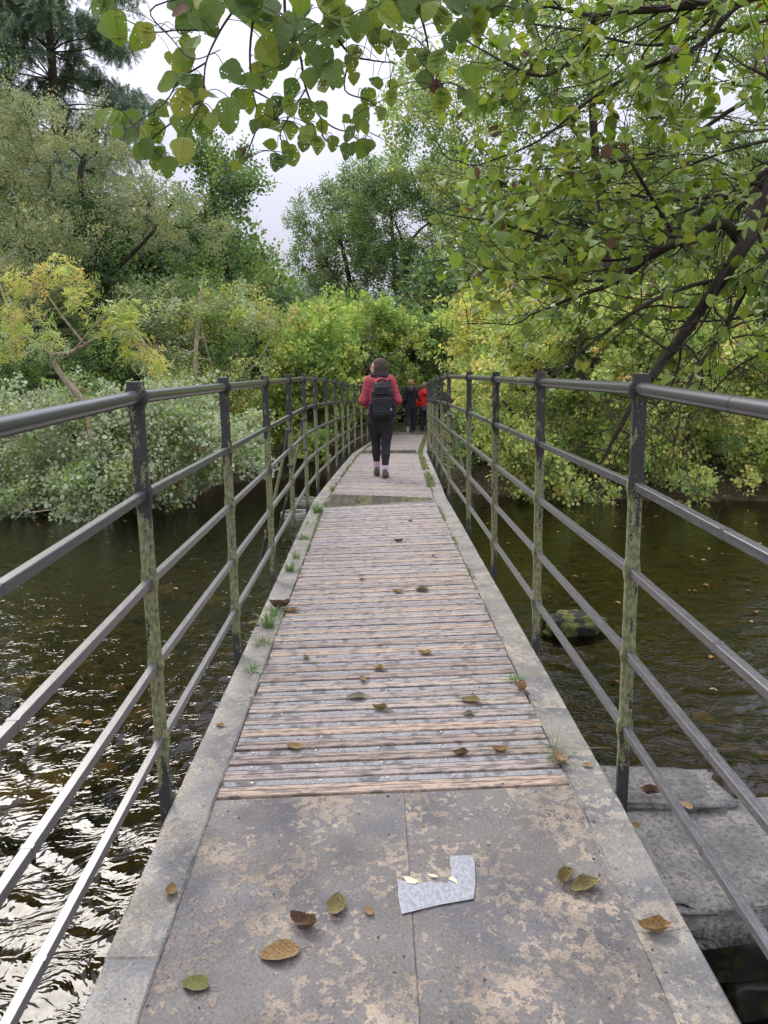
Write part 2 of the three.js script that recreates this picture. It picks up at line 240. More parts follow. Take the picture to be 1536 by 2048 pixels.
{
  const n1 = 52; const line = (s) => { const c = mix(2.305, 7.76, s), k = (0.055 + 0.06 * s + 0.07 * s ** 4) * 0.6; return [c - k * 0.6, c + k * 1.0]; };
  for (let k = 0; k < n1; k++) { const a = line(k / n1), c = line((k + 1) / n1); board(a[0], c[0], a[1], c[1], -H_IN + 0.012 - 0.01 * boardRand(), H_IN - 0.012 + 0.008 * boardRand(), k); }
  const run = (l0, r0, l1, r1, n) => { for (let k = 0; k < n; k++) { const s0 = k / n, s1 = (k + 1) / n; board(mix(l0, l1, s0), mix(l0, l1, s1), mix(r0, r1, s0), mix(r0, r1, s1), -H_IN + 0.01, H_IN - 0.01, 100 + k); } };
  run(8.60, 8.22, 14.66, 14.46, 58);
  run(15.46, 15.30, 21.5, 21.2, 56);
  const e = line(1);
  mesh('paving_slab', deckPiece([[-H_IN + 0.004, e[0] + 0.006], [H_IN - 0.004, e[1] + 0.006], [H_IN - 0.004, 8.2], [-H_IN + 0.004, 8.58]], 0.08, -0.004, 0.004, 6), M.slab, bridge);
  mesh('paving_slab', deckPiece([[-H_IN + 0.004, 14.68], [H_IN - 0.004, 14.48], [H_IN - 0.004, 15.28], [-H_IN + 0.004, 15.44]], 0.08, -0.004, 0.004, 8), M.slab, bridge);
}
// landing where the walkway turns to the right
{
  const b = new MB(), y = deckY(21.6) - 0.002, q = [[-0.3, -21.2], [1.32, -21.1], [3.9, -21.9], [7.5, -22.2], [7.5, -24], [3.4, -23.7], [0.9, -23.2], [-0.2, -22.3]];
  const sh = new THREE.Shape(q.map(([x, z]) => new THREE.Vector2(x, -z))), g = new THREE.ExtrudeGeometry(sh, { depth: 0.1, bevelEnabled: false }); g.rotateX(-Math.PI / 2); g.translate(0, y - 0.1, 0);
  const uv = g.attributes.uv; for (let i = 0; i < uv.count; i++) uv.setXY(i, g.attributes.position.getX(i), g.attributes.position.getZ(i));
  mesh('landing', g, M.slab, bridge);
}
// beams below the deck and the pillars that carry it
for (const t of [-0.62, 0.62]) { const b = new MB(); for (const [d0, d1] of [[-0.6, 8.1], [8.1, 14.7], [14.7, 21.4]]) { const p = []; for (let k = 0; k <= 10; k++) p.push(onDeck(t, mix(d0, d1, k / 10), -0.2)); const n = p.length; for (let k = 0; k < n - 1; k++) { const A = p[k], B = p[k + 1], w = 0.05, h = 0.1, vs = [[-w, h], [w, h], [w, -h], [-w, -h]]; const ia = vs.map(([x, y]) => b.v(A.x + x, A.y + y, A.z)), ib = vs.map(([x, y]) => b.v(B.x + x, B.y + y, B.z)); for (let m = 0; m < 4; m++) b.q(ia[m], ib[m], ib[(m + 1) % 4], ia[(m + 1) % 4]); } } const g = b.geo().toNonIndexed(); g.computeVertexNormals(); mesh('beam', g, M.steel, bridge); }
for (const d of [8.1, 14.8]) for (const t of [-0.5, 0.5]) { const g = new THREE.CylinderGeometry(0.13, 0.15, deckY(d) + 0.4, 18); const p = onDeck(t, d); g.translate(p.x, (deckY(d) - 0.3 - 0.7) / 2 + 0.02, p.z); g.scale(1, 1, 1); mesh('pillar', g, M.concrete, bridge); }
for (const d of [8.1, 14.8]) { const g = bevelBox(1.4, 0.2, 0.32, 0.01), p = onDeck(0, d, -0.41); g.translate(p.x, p.y, p.z); mesh('pillar_cap', g, M.concrete, bridge); }

// ---------------------------------------------------------------- railings
const BAR_H = [0.232, 0.49, 0.765, 1.04], HAND_H = 1.337;
function postGeo() {
  const half = (y) => { let w = mix(0.0165, 0.0188, clamp(y / 1.3)); for (const h of BAR_H) w = Math.max(w, w + 0.0065 * Math.exp(-(((y - h) / 0.024) ** 4))); return w; };
  const s = new THREE.Shape(), R = [], N = 54; for (let k = 0; k <= N; k++) { const y = mix(-0.16, 1.298, k / N); R.push([half(y), y]); }
  for (let k = 0; k <= 8; k++) { const a = mix(-0.85, 0.72, k / 8); R.push([0.0335 * Math.cos(a), HAND_H + 0.0335 * Math.sin(a)]); }
  R.push([0.0225, 1.370], [0.0225, 1.382]);
  s.moveTo(R[0][0], R[0][1]); for (const [x, y] of R.slice(1)) s.lineTo(x, y); for (const [x, y] of R.slice().reverse()) s.lineTo(-x, y); s.closePath();
  const g = new THREE.ExtrudeGeometry(s, { depth: 0.014, bevelEnabled: true, bevelSize: 0.0025, bevelThickness: 0.003, bevelSegments: 1, curveSegments: 4 }); g.translate(0, 0, -0.007);
  const p = g.attributes.position, uv = g.attributes.uv; for (let i = 0; i < p.count; i++) uv.setXY(i, clamp(0.5 + p.getX(i) * 6 + p.getZ(i) * 6, 0.02, 0.98), clamp((p.getY(i) + 0.16) / 1.56, 0.002, 0.998));
  return g;
}
const POST = postGeo();
function sweep(pts, prof, closed = true) {   // prof in (side, up)
  const b = new MB(), m = prof.length, T = V(0, 0, 0), S = V(0, 0, 0); let L = 0;
  pts.forEach((p, k) => { T.subVectors(pts[Math.min(pts.length - 1, k + 1)], pts[Math.max(0, k - 1)]).normalize(); S.set(-T.z, 0, T.x).normalize().multiplyScalar(-1); if (k) L += p.distanceTo(pts[k - 1]); prof.forEach(([x, y], j) => b.v(p.x + S.x * x, p.y + y, p.z + S.z * x, L * 0.5, j / m)); });
  for (let k = 0; k < pts.length - 1; k++) for (let j = 0; j < m; j++) { const a = k * m + j, c = k * m + (j + 1) % m; b.q(a, c, c + m, a + m); }
  return b.geo();
}
const circle = (r, n) => Array.from({ length: n }, (_, k) => [r * Math.cos(k / n * 2 * Math.PI), r * Math.sin(k / n * 2 * Math.PI)]);
const flat = (g) => { const q = g.toNonIndexed(); q.computeVertexNormals(); return q; };
function railing(name, label, posts, stays, side) {   // posts: base points on the deck line
  const root = thing(name, label, 'railing', [posts[0].x, posts[0].y, posts[0].z]), O = posts[0];
  posts.forEach((p, k) => { const a = posts[Math.max(0, k - 1)], c = posts[Math.min(posts.length - 1, k + 1)], o = mesh('post', POST, M.posts[(k * 2 + (side > 0 ? 1 : 0)) % 5], root); o.position.set(p.x - O.x, p.y - O.y, p.z - O.z); o.rotation.y = Math.atan2(-(c.x - a.x), -(c.z - a.z)); });
  const along = (h) => { const out = []; posts.forEach((p, k) => { if (k) { const a = posts[k - 1]; for (const s of [0.33, 0.67]) out.push(V(mix(a.x, p.x, s) - O.x, mix(a.y, p.y, s) - O.y + h, mix(a.z, p.z, s) - O.z)); } out.push(V(p.x - O.x, p.y - O.y + h, p.z - O.z)); }); return out; };
  mesh('handrail', sweep(along(HAND_H), circle(0.0208, 20)), M.rail, root);
  for (const h of BAR_H) mesh('rail_bar', flat(sweep(along(h), [[-0.0122, -0.0105], [-0.0102, -0.0125], [0.0102, -0.0125], [0.0122, -0.0105], [0.0122, 0.0105], [0.0102, 0.0125], [-0.0102, 0.0125], [-0.0122, 0.0105]])), M.bar, root);
  for (const [k, s] of stays.sleeves) { const a = posts[k], c = posts[k + 1]; const A = V(mix(a.x, c.x, s) - O.x, mix(a.y, c.y, s) - O.y + HAND_H, mix(a.z, c.z, s) - O.z), T = V(c.x - a.x, c.y - a.y, c.z - a.z).normalize(); mesh('rail_sleeve', sweep([A, A.clone().addScaledVector(T, 0.006)], circle(0.0217, 20)), M.rail, root); for (const h of BAR_H) { const B = A.clone().setY(A.y - HAND_H + h); mesh('bar_joint', flat(sweep([B, B.clone().addScaledVector(T, 0.012)], [[-0.0128, -0.0131], [0.0128, -0.0131], [0.0128, 0.0131], [-0.0128, 0.0131]])), M.bar, root); } }
  for (const k of stays.props) { const p = posts[k], b = new MB(), out = side; b.tube([V(p.x - O.x + out * 0.02, p.y - O.y + 0.92, p.z - O.z), V(p.x - O.x + out * 0.05, p.y - O.y + 0.75, p.z - O.z), V(p.x - O.x + out * 0.3, p.y - O.y - 0.22, p.z - O.z)], 0.014, 8); mesh('prop', b.geo(), M.posts[k % 3], root); for (const h of [0.62, 0.92]) { const r = bevelBox(0.055, 0.025, 0.034, 0.004); r.translate(p.x - O.x + out * 0.008, p.y - O.y + h, p.z - O.z); mesh('clamp', r, M.rail, root); } }
  return root;
}
{
  const OFF = 0.762, L = [-0.45, 0.9, 2.25, 3.57, 4.92, 6.27, 7.62, 8.74, 10.05, 11.4, 12.75, 14.1, 15.4, 16.75, 18.1, 19.45, 20.8], R = [-0.45, 0.92, 2.28, 3.63, 4.98, 6.38, 8.1, 9.5, 10.9, 12.2, 13.55, 14.9, 16.2, 17.6, 19.0, 20.4];
  const left = L.map((d) => onDeck(-OFF, d)), right = R.map((d) => onDeck(OFF, d)), y = deckY(21.8);
  for (const [x, z] of [[0.02, -22.2], [0.75, -23.25], [2.0, -23.7], [3.35, -23.95], [4.7, -24.1], [6.1, -24.2]]) left.push(V(x, y, z));
  for (const [x, z] of [[2.2, -21.3], [3.6, -21.75], [5.0, -21.95], [6.4, -22.1]]) right.push(V(x, y, z));
  railing('bridge_railing', 'dark metal railing with algae-green posts along the left side of the footbridge', left, { props: [5, 6, 12], sleeves: [[1, 0.33]] }, -1);
  railing('bridge_railing', 'dark metal railing with algae-green posts along the right side of the footbridge', right, { props: [6, 11], sleeves: [[1, 0.55]] }, 1);
}
// ---------------------------------------------------------------- foliage
const leafMat = (o = {}) => phys({ vertexColors: true, roughness: 0.92, transmission: 0.42, thickness: 0, side: THREE.DoubleSide, ...o });
M.leaf = leafMat();
M.needle = leafMat({ transmission: 0.15 });
// one small folded leaf into b: base point, direction, side, length, width
function addLeaf(b, p, dir, side, len, wid, tint, fold = 0.25, droop = 0.2) {
  const up = V(0, 0, 0).crossVectors(side, dir).normalize(), P = (a, s) => { const q = p.clone().addScaledVector(dir, a * len).addScaledVector(side, s * wid).addScaledVector(up, Math.abs(s) * wid * fold - droop * len * a * a); return b.v(q.x, q.y, q.z); };
  const s0 = b.count, base = P(0, 0), L1 = P(0.28, -0.44), L2 = P(0.68, -0.42), tip = P(1, 0), R2 = P(0.68, 0.42), R1 = P(0.28, 0.44), m = P(0.5, 0);
  b.t(base, m, L1); b.t(L1, m, L2); b.t(L2, m, tip); b.t(tip, m, R2); b.t(R2, m, R1); b.t(R1, m, base);
  b.c = b.c || []; for (let k = s0; k < b.count; k++) b.c.push(...tint);
}
const rv = (R) => { const z = R() * 2 - 1, a = R() * 6.2832, r = Math.sqrt(1 - z * z); return V(r * Math.cos(a), z, r * Math.sin(a)); };
// a twig end with n leaves, pointing along +y
function sprayGeo(seed, { n = 12, len = 0.06, wid = 0.045, size = 0.28, jitter = 0.22, spread = 0.8, fold = 0.25 } = {}) {
  const R = rng(seed), b = new MB(); b.c = [];
  for (let k = 0; k < n; k++) {
    const s = (k + 0.6) / n, a = k * 2.4 + R(), p = V(Math.cos(a) * 0.10 * size * R() * 2, s * size, Math.sin(a) * 0.10 * size * R() * 2).add(rv(R).multiplyScalar(size * 0.16));
    const dir = V(Math.cos(a) * spread, 0.45 + 0.4 * R(), Math.sin(a) * spread).add(rv(R).multiplyScalar(0.45)).normalize(), side = V(0, 0, 0).crossVectors(dir, rv(R)).normalize(), q = 0.75 + 0.5 * R(), t = 1 + (R() - 0.5) * 2 * jitter;
    addLeaf(b, p, dir, side, len * q, wid * q, [t * (1 + (R() - 0.5) * 0.2), t, t * (1 + (R() - 0.5) * 0.2)], fold);
  }
  return b.geo();
}
function pinnateGeo(seed) {   // ash: leaflets in pairs along drooping stalks
  const R = rng(seed), b = new MB(); b.c = [];
  for (let f = 0; f < 4; f++) { const a = f * 1.7 + R(), out = V(Math.cos(a), 0.35, Math.sin(a)).normalize(), side = V(-Math.sin(a), 0, Math.cos(a)); for (let k = 0; k < 4; k++) for (const s of [-1, 1]) { const p = V(0, 0.06 * f, 0).addScaledVector(out, 0.06 + k * 0.045).add(V(0, -0.014 * k * k, 0)), t = 0.9 + 0.25 * R(); addLeaf(b, p, side.clone().multiplyScalar(s).addScaledVector(out, 0.5).add(V(0, -0.3, 0)).normalize(), out.clone().multiplyScalar(s), 0.085, 0.026, [t, t, t], 0.2); } addLeaf(b, V(0, 0.06 * f, 0).addScaledVector(out, 0.25).add(V(0, -0.2, 0)), out.clone().add(V(0, -0.5, 0)).normalize(), side, 0.08, 0.026, [1, 1, 1], 0.2); }
  return b.geo();
}
function needleGeo(seed) {   // spruce twig: a flat hanging comb of short shoots
  const R = rng(seed), b = new MB(); b.c = [];
  for (let k = 0; k < 26; k++) { const s = k / 26, sd = k % 2 ? 1 : -1, p = V((R() - 0.5) * 0.03, s * 0.62, 0), dir = V(sd * (0.75 + 0.3 * R()), 0.55, (R() - 0.5) * 0.7 - 0.25).normalize(), L = 0.17 * (1 - s * 0.55), t = 0.85 + 0.35 * R(); addLeaf(b, p, dir, V(0, 0, 0).crossVectors(dir, rv(R)).normalize(), L, 0.022, [t, t, t], 0.1, 0.25); addLeaf(b, p, V(dir.x * 0.4, 0.9, dir.z + (R() - 0.5)).normalize(), V(1, 0, 0), L * 0.6, 0.02, [t, t, t], 0.1); }
  return b.geo();
}
const SPRAY = {
  small: sprayGeo(1, { n: 14, len: 0.062, wid: 0.046, size: 0.30 }), round: sprayGeo(2, { n: 11, len: 0.075, wid: 0.066, size: 0.28, fold: 0.15 }), maple: sprayGeo(3, { n: 10, len: 0.105, wid: 0.10, size: 0.34, fold: 0.2 }),
  big: sprayGeo(4, { n: 16, len: 0.10, wid: 0.075, size: 0.5 }), willow: sprayGeo(5, { n: 16, len: 0.075, wid: 0.03, size: 0.34 }), ash: pinnateGeo(6), needle: needleGeo(7), hazel: sprayGeo(8, { n: 10, len: 0.088, wid: 0.078, size: 0.30, fold: 0.15, spread: 1.1 }),
};
function pickColor(R, set) { let w = R() * set.reduce((s, c) => s + c[3], 0); for (const c of set) { w -= c[3]; if (w <= 0) return c; } return set[0]; }
const qa = new THREE.Quaternion(), yAxis = V(0, 1, 0), m4 = new THREE.Matrix4();
// limb from a to b that sags or rises, with radii tapering r0 -> r1
function limbPts(a, b, R, bend = 0.18, n = 6) { const L = a.distanceTo(b), o1 = rv(R).multiplyScalar(L * bend * R()), o2 = rv(R).multiplyScalar(L * bend * R()); return spline([a.clone(), a.clone().lerp(b, 0.35).add(o1), a.clone().lerp(b, 0.7).add(o2), b.clone()], Math.max(2, Math.round(n / 3))); }
function tree(name, label, o) {
  const R = rng(o.seed), base = o.trunk[0].clone(); base.y = groundY(base.x, base.z) - 0.1;
  const root = thing(name, label, o.category || 'tree', [base.x, base.y, base.z], o.group), rel = (p) => p.clone().sub(base);
  const tm = new MB(), pts = [base.clone(), ...o.trunk.slice(o.trunk[0].y > base.y + 0.4 ? 0 : 1)], tr = spline(pts, 5), r0 = o.r0 || 0.15, skeleton = [];
  tr.forEach((p, k) => skeleton.push([p, mix(r0, o.r1 || 0.03, k / (tr.length - 1))]));
  tm.tube(tr.map(rel), tr.map((p, k) => mix(r0, o.r1 || 0.03, k / (tr.length - 1))), 9);
  for (const t2 of o.stems || []) { const s = spline(t2.pts, 5), ra = t2.r || 0.06; tm.tube(s.map(rel), s.map((p, k) => mix(ra, 0.012, k / (s.length - 1))), 7); s.forEach((p, k) => skeleton.push([p, mix(ra, 0.012, k / (s.length - 1))])); }
  mesh('trunk', tm.geo(), o.bark || M.bark, root);
  const bm = new MB(), inst = [], col = [], S = o.size || 1, gap = o.gap ?? 0.0;
  for (const c of o.clumps) {
    const [cx, cy, cz, r, fy = 0.8] = c, C = V(cx, cy, cz);
    let best = null, bd = 1e9; for (const [p, rr] of skeleton) { const d = p.distanceTo(C) + (p.y > cy ? (p.y - cy) * 1.2 : 0); if (d < bd) { bd = d; best = [p, rr]; } }
    const lp = limbPts(best[0], C, R, 0.16, 9), lr = Math.min(best[1] * 0.75, 0.012 + 0.018 * r * (o.limb || 1));
    bm.tube(lp.map(rel), lp.map((p, k) => mix(lr, lr * 0.35, k / (lp.length - 1))), 5);
    const nt = Math.round((o.twigs || 16) * r * r * 0.9 + 5);
    for (let t = 0; t < nt; t++) {
      const dv = rv(R), rad = r * (0.35 + 0.65 * Math.cbrt(R())), E = V(cx + dv.x * rad, cy + dv.y * rad * fy + (o.lift || 0) * r, cz + dv.z * rad);
      if (n3(E.x * 0.55 + o.seed, E.y * 0.55, E.z * 0.55) < gap - 0.45) continue;
      const st = lp[Math.floor(lp.length * (0.45 + 0.5 * R()))] || C, tp = limbPts(st, E, R, 0.22, 6), rr = lr * 0.3;
      if (E.y < groundY(E.x, E.z) + 0.05 && !o.low) continue;
      if (R() < (o.showTwigs ?? 0.6)) bm.tube(tp.map(rel), tp.map((p, k) => mix(Math.max(0.006, rr), 0.003, k / (tp.length - 1))), 3);
      const ns = Math.max(2, Math.round((o.sprays || 6) * (0.6 + 0.8 * R()))), tone = pickColor(R, o.colors);
      for (let k = 0; k < ns; k++) {
        const s = mix(0.35, 1, Math.sqrt(R())), p = tp[Math.min(tp.length - 1, Math.floor(s * (tp.length - 1) + 0.5))].clone().add(rv(R).multiplyScalar((o.loose || 0.22)));
        const out = V(p.x - cx, (p.y - cy) * 0.7 + (o.droop ? -o.droop * r : 0.25 * r), p.z - cz).normalize().add(rv(R).multiplyScalar(0.7)).normalize();
        qa.setFromUnitVectors(yAxis, out).multiply(new THREE.Quaternion().setFromAxisAngle(yAxis, R() * 6.283)); const sc = S * (0.75 + 0.5 * R());
        p.sub(base).addScaledVector(out, -0.15 * sc);
        m4.compose(p, qa, V(sc, sc, sc)); inst.push(...m4.elements);
        const cc = R() < 0.65 ? tone : pickColor(R, o.colors), j = 0.85 + 0.3 * R(); col.push(cc[0] * j, cc[1] * j, cc[2] * j);
      }
    }
  }
  if (bm.count) mesh('limbs', bm.geo(), o.twigBark || o.bark || M.bark, root);
  const n = inst.length / 16, im = new THREE.InstancedMesh(o.spray || SPRAY.small, o.mat || M.leaf, n);
  im.instanceMatrix.array.set(inst); im.instanceColor = new THREE.InstancedBufferAttribute(new Float32Array(col), 3);
  im.name = 'crown'; im.userData.kind = 'stuff'; im.castShadow = im.receiveShadow = true; root.add(im); stats.sprays += n; stats.leaves += n * (o.spray || SPRAY.small).index.count / 18;
  return root;
}
const stats = { sprays: 0, leaves: 0 };
// clumps given as [px, py, metres ahead, radius in m, flatness]
const cl = (list) => list.map(([px, py, d, r, f]) => { const p = at(px, py, d); return [p.x, p.y, p.z, r, f]; });
const pt = (list, d) => list.map(([px, py, dd]) => at(px, py, dd || d));
function scatter(seed, n, poly, d0, d1, r0, r1, f) { const R = rng(seed), o = [], xs = poly.map((p) => p[0]), ys = poly.map((p) => p[1]), x0 = Math.min(...xs), x1 = Math.max(...xs), y0 = Math.min(...ys), y1 = Math.max(...ys); let tries = 0; while (o.length < n && tries++ < 20000) { const x = mix(x0, x1, R()), y = mix(y0, y1, R()); let ins = false; for (let i = 0, j = poly.length - 1; i < poly.length; j = i++) if ((poly[i][1] > y) !== (poly[j][1] > y) && x < (poly[j][0] - poly[i][0]) * (y - poly[i][1]) / (poly[j][1] - poly[i][1]) + poly[i][0]) ins = !ins; if (!ins) continue; const d = mix(d0, d1, R()), r = mix(r0, r1, R()), px = r * F / d; if (o.some((q) => Math.hypot(q[0] - x, q[1] - y) < px * 0.42 && Math.abs(q[2] - d) < r)) continue; o.push([x, y, d, r, f]); } return o; }
const G = { green: [0.176, 0.290, 0.068], mid: [0.266, 0.406, 0.084], lime: [0.442, 0.572, 0.104], yellow: [0.667, 0.644, 0.138], gold: [0.682, 0.506, 0.132], pale: [0.495, 0.570, 0.315], grey: [0.345, 0.420, 0.232], dark: [0.098, 0.176, 0.055], blue: [0.176, 0.257, 0.182], brown: [0.260, 0.140, 0.060], olive: [0.378, 0.441, 0.133] };
const C = (...a) => { const o = []; for (let k = 0; k < a.length; k += 2) o.push([...G[a[k]], a[k + 1]]); return o; };

// --- left bank
tree('pale_alder_tree', 'tall pale green tree on the left bank with an ivy-dark trunk', { seed: 101, trunk: [at(235, 800, 22), at(212, 640, 22), at(205, 480, 22), at(160, 360, 22), at(190, 260, 22.3)], r0: 0.2, r1: 0.05, stems: [{ pts: [at(208, 560, 22), at(300, 470, 21.5), at(360, 380, 21.5)], r: 0.08 }, { pts: [at(206, 520, 22), at(120, 440, 21.5), at(60, 380, 21.5)], r: 0.08 }], clumps: cl(scatter(1, 40, [[-160, 260], [40, 225], [130, 205], [220, 195], [300, 280], [380, 370], [440, 440], [470, 560], [400, 700], [100, 720], [-160, 720]], 19.5, 23.5, 0.9, 1.6).filter(([x, y, d]) => !(Math.abs(x - 200) < 62 && y > 330 && y < 680 && d < 22.6))), colors: [[0.40, 0.43, 0.19, 5], [0.35, 0.40, 0.21, 4], [0.46, 0.47, 0.17, 2.5], [0.25, 0.33, 0.12, 3], [0.55, 0.52, 0.2, 0.8]], spray: SPRAY.small, twigs: 17, sprays: 7, bark: M.barkDark, gap: 0.12 });
tree('spruce_tree', 'tall grey-green spruce with hanging twigs at the top left', (() => { const R = rng(9), X = at(105, 300, 33), tr = []; for (let k = 0; k <= 5; k++) tr.push(V(X.x + 0.1 * k, k * 5.2 + 0.3, X.z)); const cls = []; for (let k = 0; k < 170; k++) { const y = mix(9, 25, R()), a = R() * 6.283, rr = mix(5.0, 2.2, (y - 9) / 16) * (0.3 + 0.7 * R()); cls.push([X.x + Math.cos(a) * rr, y - rr * 0.22, X.z + Math.sin(a) * rr, 0.95, 0.42]); } return { seed: 102, trunk: tr, r0: 0.34, r1: 0.06, clumps: cls, colors: C('blue', 4, 'grey', 2, 'dark', 2), spray: SPRAY.needle, mat: M.needle, size: 1.0, twigs: 16, sprays: 6, droop: 0.9, loose: 0.15, bark: M.bark, gap: 0.05, limb: 1.6 }; })());
tree('oak_tree', 'dark green oak rising beside the gap of sky, left of the alders', { seed: 103, trunk: [at(480, 820, 27), at(470, 640, 27), at(440, 480, 27), at(420, 360, 27)], r0: 0.22, r1: 0.05, clumps: cl([...scatter(3, 22, [[380, 300], [430, 290], [510, 360], [470, 420], [545, 510], [555, 600], [570, 700], [420, 760], [380, 560]], 26, 28.5, 0.7, 1.25), [500, 365, 27, 0.55], [470, 400, 27, 0.6], [545, 510, 27, 0.5], [405, 300, 27, 0.7], [420, 335, 27, 0.6]]), colors: C('green', 4, 'mid', 3, 'dark', 2, 'lime', 0.6), spray: SPRAY.big, twigs: 14, sprays: 6, bark: M.barkDark, gap: 0.1 });
tree('yellow_ash_tree', 'ash tree with pale bare twisting branches and yellow feathery leaves on the left bank', { seed: 104, category: 'tree', trunk: [at(170, 810, 14.6), at(130, 760, 14.5), at(105, 715, 14.4), at(140, 705, 14.3), at(170, 690, 14.2), at(215, 660, 14)], r0: 0.07, r1: 0.022, stems: [{ pts: [at(165, 800, 14.6), at(115, 735, 14.6), at(95, 700, 14.6), at(40, 670, 14.6), at(0, 650, 14.6)], r: 0.045 }, { pts: [at(170, 690, 14.2), at(130, 640, 14), at(95, 590, 14)], r: 0.03 }, { pts: [at(215, 660, 14), at(260, 655, 14), at(300, 700, 14)], r: 0.025 }, { pts: [at(150, 700, 14.2), at(200, 640, 13.9), at(280, 580, 13.9)], r: 0.022 }, { pts: [at(40, 670, 14.6), at(10, 600, 14.4), at(-10, 540, 14.4)], r: 0.022 }], clumps: cl([[70, 580, 14, 0.6], [110, 605, 14, 0.5], [30, 630, 14.3, 0.5], [150, 600, 13.9, 0.45], [230, 660, 13.8, 0.5], [270, 690, 13.9, 0.45], [310, 735, 14, 0.35], [85, 690, 14.2, 0.35], [180, 660, 13.9, 0.45], [250, 620, 13.9, 0.4], [10, 690, 14.4, 0.4], [50, 560, 14, 0.4], [135, 560, 14, 0.4]]), colors: C('yellow', 4, 'lime', 4, 'gold', 0.6, 'pale', 1), spray: SPRAY.ash, size: 0.85, twigs: 16, sprays: 3, bark: M.barkPale, twigBark: M.barkPale, showTwigs: 1, gap: 0.1 });
tree('overhanging_bush', 'pale grey-green bush leaning low over the water on the left bank', { seed: 105, category: 'bush', trunk: [at(150, 960, 17.2), at(200, 900, 16.4), at(240, 860, 15.8)], r0: 0.09, r1: 0.03, stems: [{ pts: [at(150, 960, 17), at(60, 900, 15.6), at(0, 880, 14.8)], r: 0.06 }, { pts: [at(240, 960, 17.2), at(260, 1000, 15.4), at(180, 1010, 14.7), at(60, 1025, 14.2)], r: 0.04 }, { pts: [at(330, 960, 17.6), at(380, 900, 16.6), at(450, 860, 16.6)], r: 0.05 }], clumps: cl([...scatter(5, 46, [[-120, 840], [40, 800], [160, 805], [330, 790], [430, 800], [500, 850], [470, 930], [420, 960], [300, 975], [210, 985], [140, 1010], [40, 1015], [-120, 1010]], 14.2, 16.8, 0.5, 0.85, 0.75), [30, 1010, 14.2, 0.45], [100, 985, 14.4, 0.5], [-40, 990, 14.1, 0.6], [180, 985, 14.6, 0.45], [400, 955, 16.4, 0.4], [340, 960, 16, 0.45], [480, 900, 17, 0.5]]), colors: C('pale', 6, 'grey', 4, 'olive', 2, 'mid', 1.5, 'brown', 0.25), spray: SPRAY.round, twigs: 34, sprays: 7, bark: M.barkPale, twigBark: M.barkPale, low: true, gap: 0.08, droop: 0.2 });
tree('yellowing_shrub', 'thin yellowing shrub with bare twigs between the left bush and the bridge', { seed: 106, category: 'shrub', trunk: [at(455, 850, 19.4), at(470, 760, 19.2), at(480, 680, 19)], r0: 0.06, r1: 0.02, stems: [{ pts: [at(455, 830, 19.3), at(420, 720, 19), at(400, 640, 19)], r: 0.04 }, { pts: [at(388, 830, 18.4), at(392, 700, 18.3), at(402, 590, 18.2), at(405, 550, 18.2)], r: 0.075 }, { pts: [at(470, 780, 19.2), at(530, 700, 19), at(550, 660, 19)], r: 0.03 }], clumps: cl(scatter(6, 24, [[340, 620], [460, 590], [560, 640], [565, 730], [520, 790], [480, 880], [360, 860], [330, 760]], 18, 20, 0.55, 0.95)), colors: C('olive', 4, 'yellow', 1.6, 'lime', 2, 'gold', 0.7, 'pale', 2), spray: SPRAY.small, twigs: 16, sprays: 6, bark: M.barkPale, twigBark: M.barkPale, showTwigs: 1, gap: 0.16 });
tree('understorey_tree', 'shaded green thicket tree behind the yellow ash on the left bank', { seed: 107, trunk: [at(40, 820, 21), at(60, 700, 21), at(80, 600, 21)], r0: 0.12, r1: 0.03, clumps: cl(scatter(7, 40, [[-180, 620], [420, 600], [520, 700], [480, 880], [200, 880], [-180, 860]], 18.5, 22.5, 0.8, 1.3)), colors: C('green', 4, 'mid', 3, 'dark', 2, 'lime', 1), spray: SPRAY.small, twigs: 14, sprays: 7, bark: M.barkDark, gap: 0.05 });
tree('ivy_covered_trunk', 'dark ivy climbing the trunk of the tall pale tree', { seed: 108, category: 'ivy', trunk: [at(230, 820, 21.9), at(214, 680, 21.85), at(206, 560, 21.8)], r0: 0.05, r1: 0.03, clumps: cl([[226, 760, 21.8, 0.4, 1], [216, 700, 21.8, 0.4, 1], [212, 650, 21.7, 0.42, 1], [208, 600, 21.7, 0.45, 1], [206, 550, 21.7, 0.45, 1], [200, 500, 21.7, 0.5, 1], [190, 450, 21.7, 0.5, 1], [178, 410, 21.8, 0.4, 1]]), colors: C('dark', 5, 'green', 2), spray: SPRAY.round, twigs: 60, sprays: 8, gap: -1, bark: M.barkDark });
// --- centre
tree('maple_bush', 'bright yellow-green leafy bush behind the far left railing', { seed: 111, category: 'bush', trunk: [at(650, 890, 20.5), at(655, 780, 20.5), at(650, 690, 20.5)], r0: 0.08, r1: 0.03, stems: [{ pts: [at(650, 860, 20.5), at(720, 760, 20.5), at(740, 680, 20.5)], r: 0.05 }, { pts: [at(650, 870, 20.5), at(600, 780, 20), at(590, 700, 20)], r: 0.05 }], clumps: cl([...scatter(11, 34, [[555, 690], [590, 640], [650, 620], [690, 640], [690, 860], [600, 905], [560, 850], [540, 760]], 19.6, 21.6, 0.5, 0.85), ...scatter(31, 40, [[620, 640], [650, 600], [740, 600], [800, 625], [850, 680], [860, 760], [820, 870], [640, 880]], 24.6, 26.2, 0.6, 1.0), [640, 620, 22, 0.5], [735, 610, 25, 0.5], [590, 860, 19.4, 0.45], [625, 890, 19, 0.35]]), colors: [[0.46, 0.60, 0.10, 6], [0.30, 0.46, 0.09, 4], [0.62, 0.62, 0.14, 2], [0.2, 0.33, 0.07, 1.5]], spray: SPRAY.maple, size: 0.9, twigs: 26, sprays: 6, gap: 0.1 });
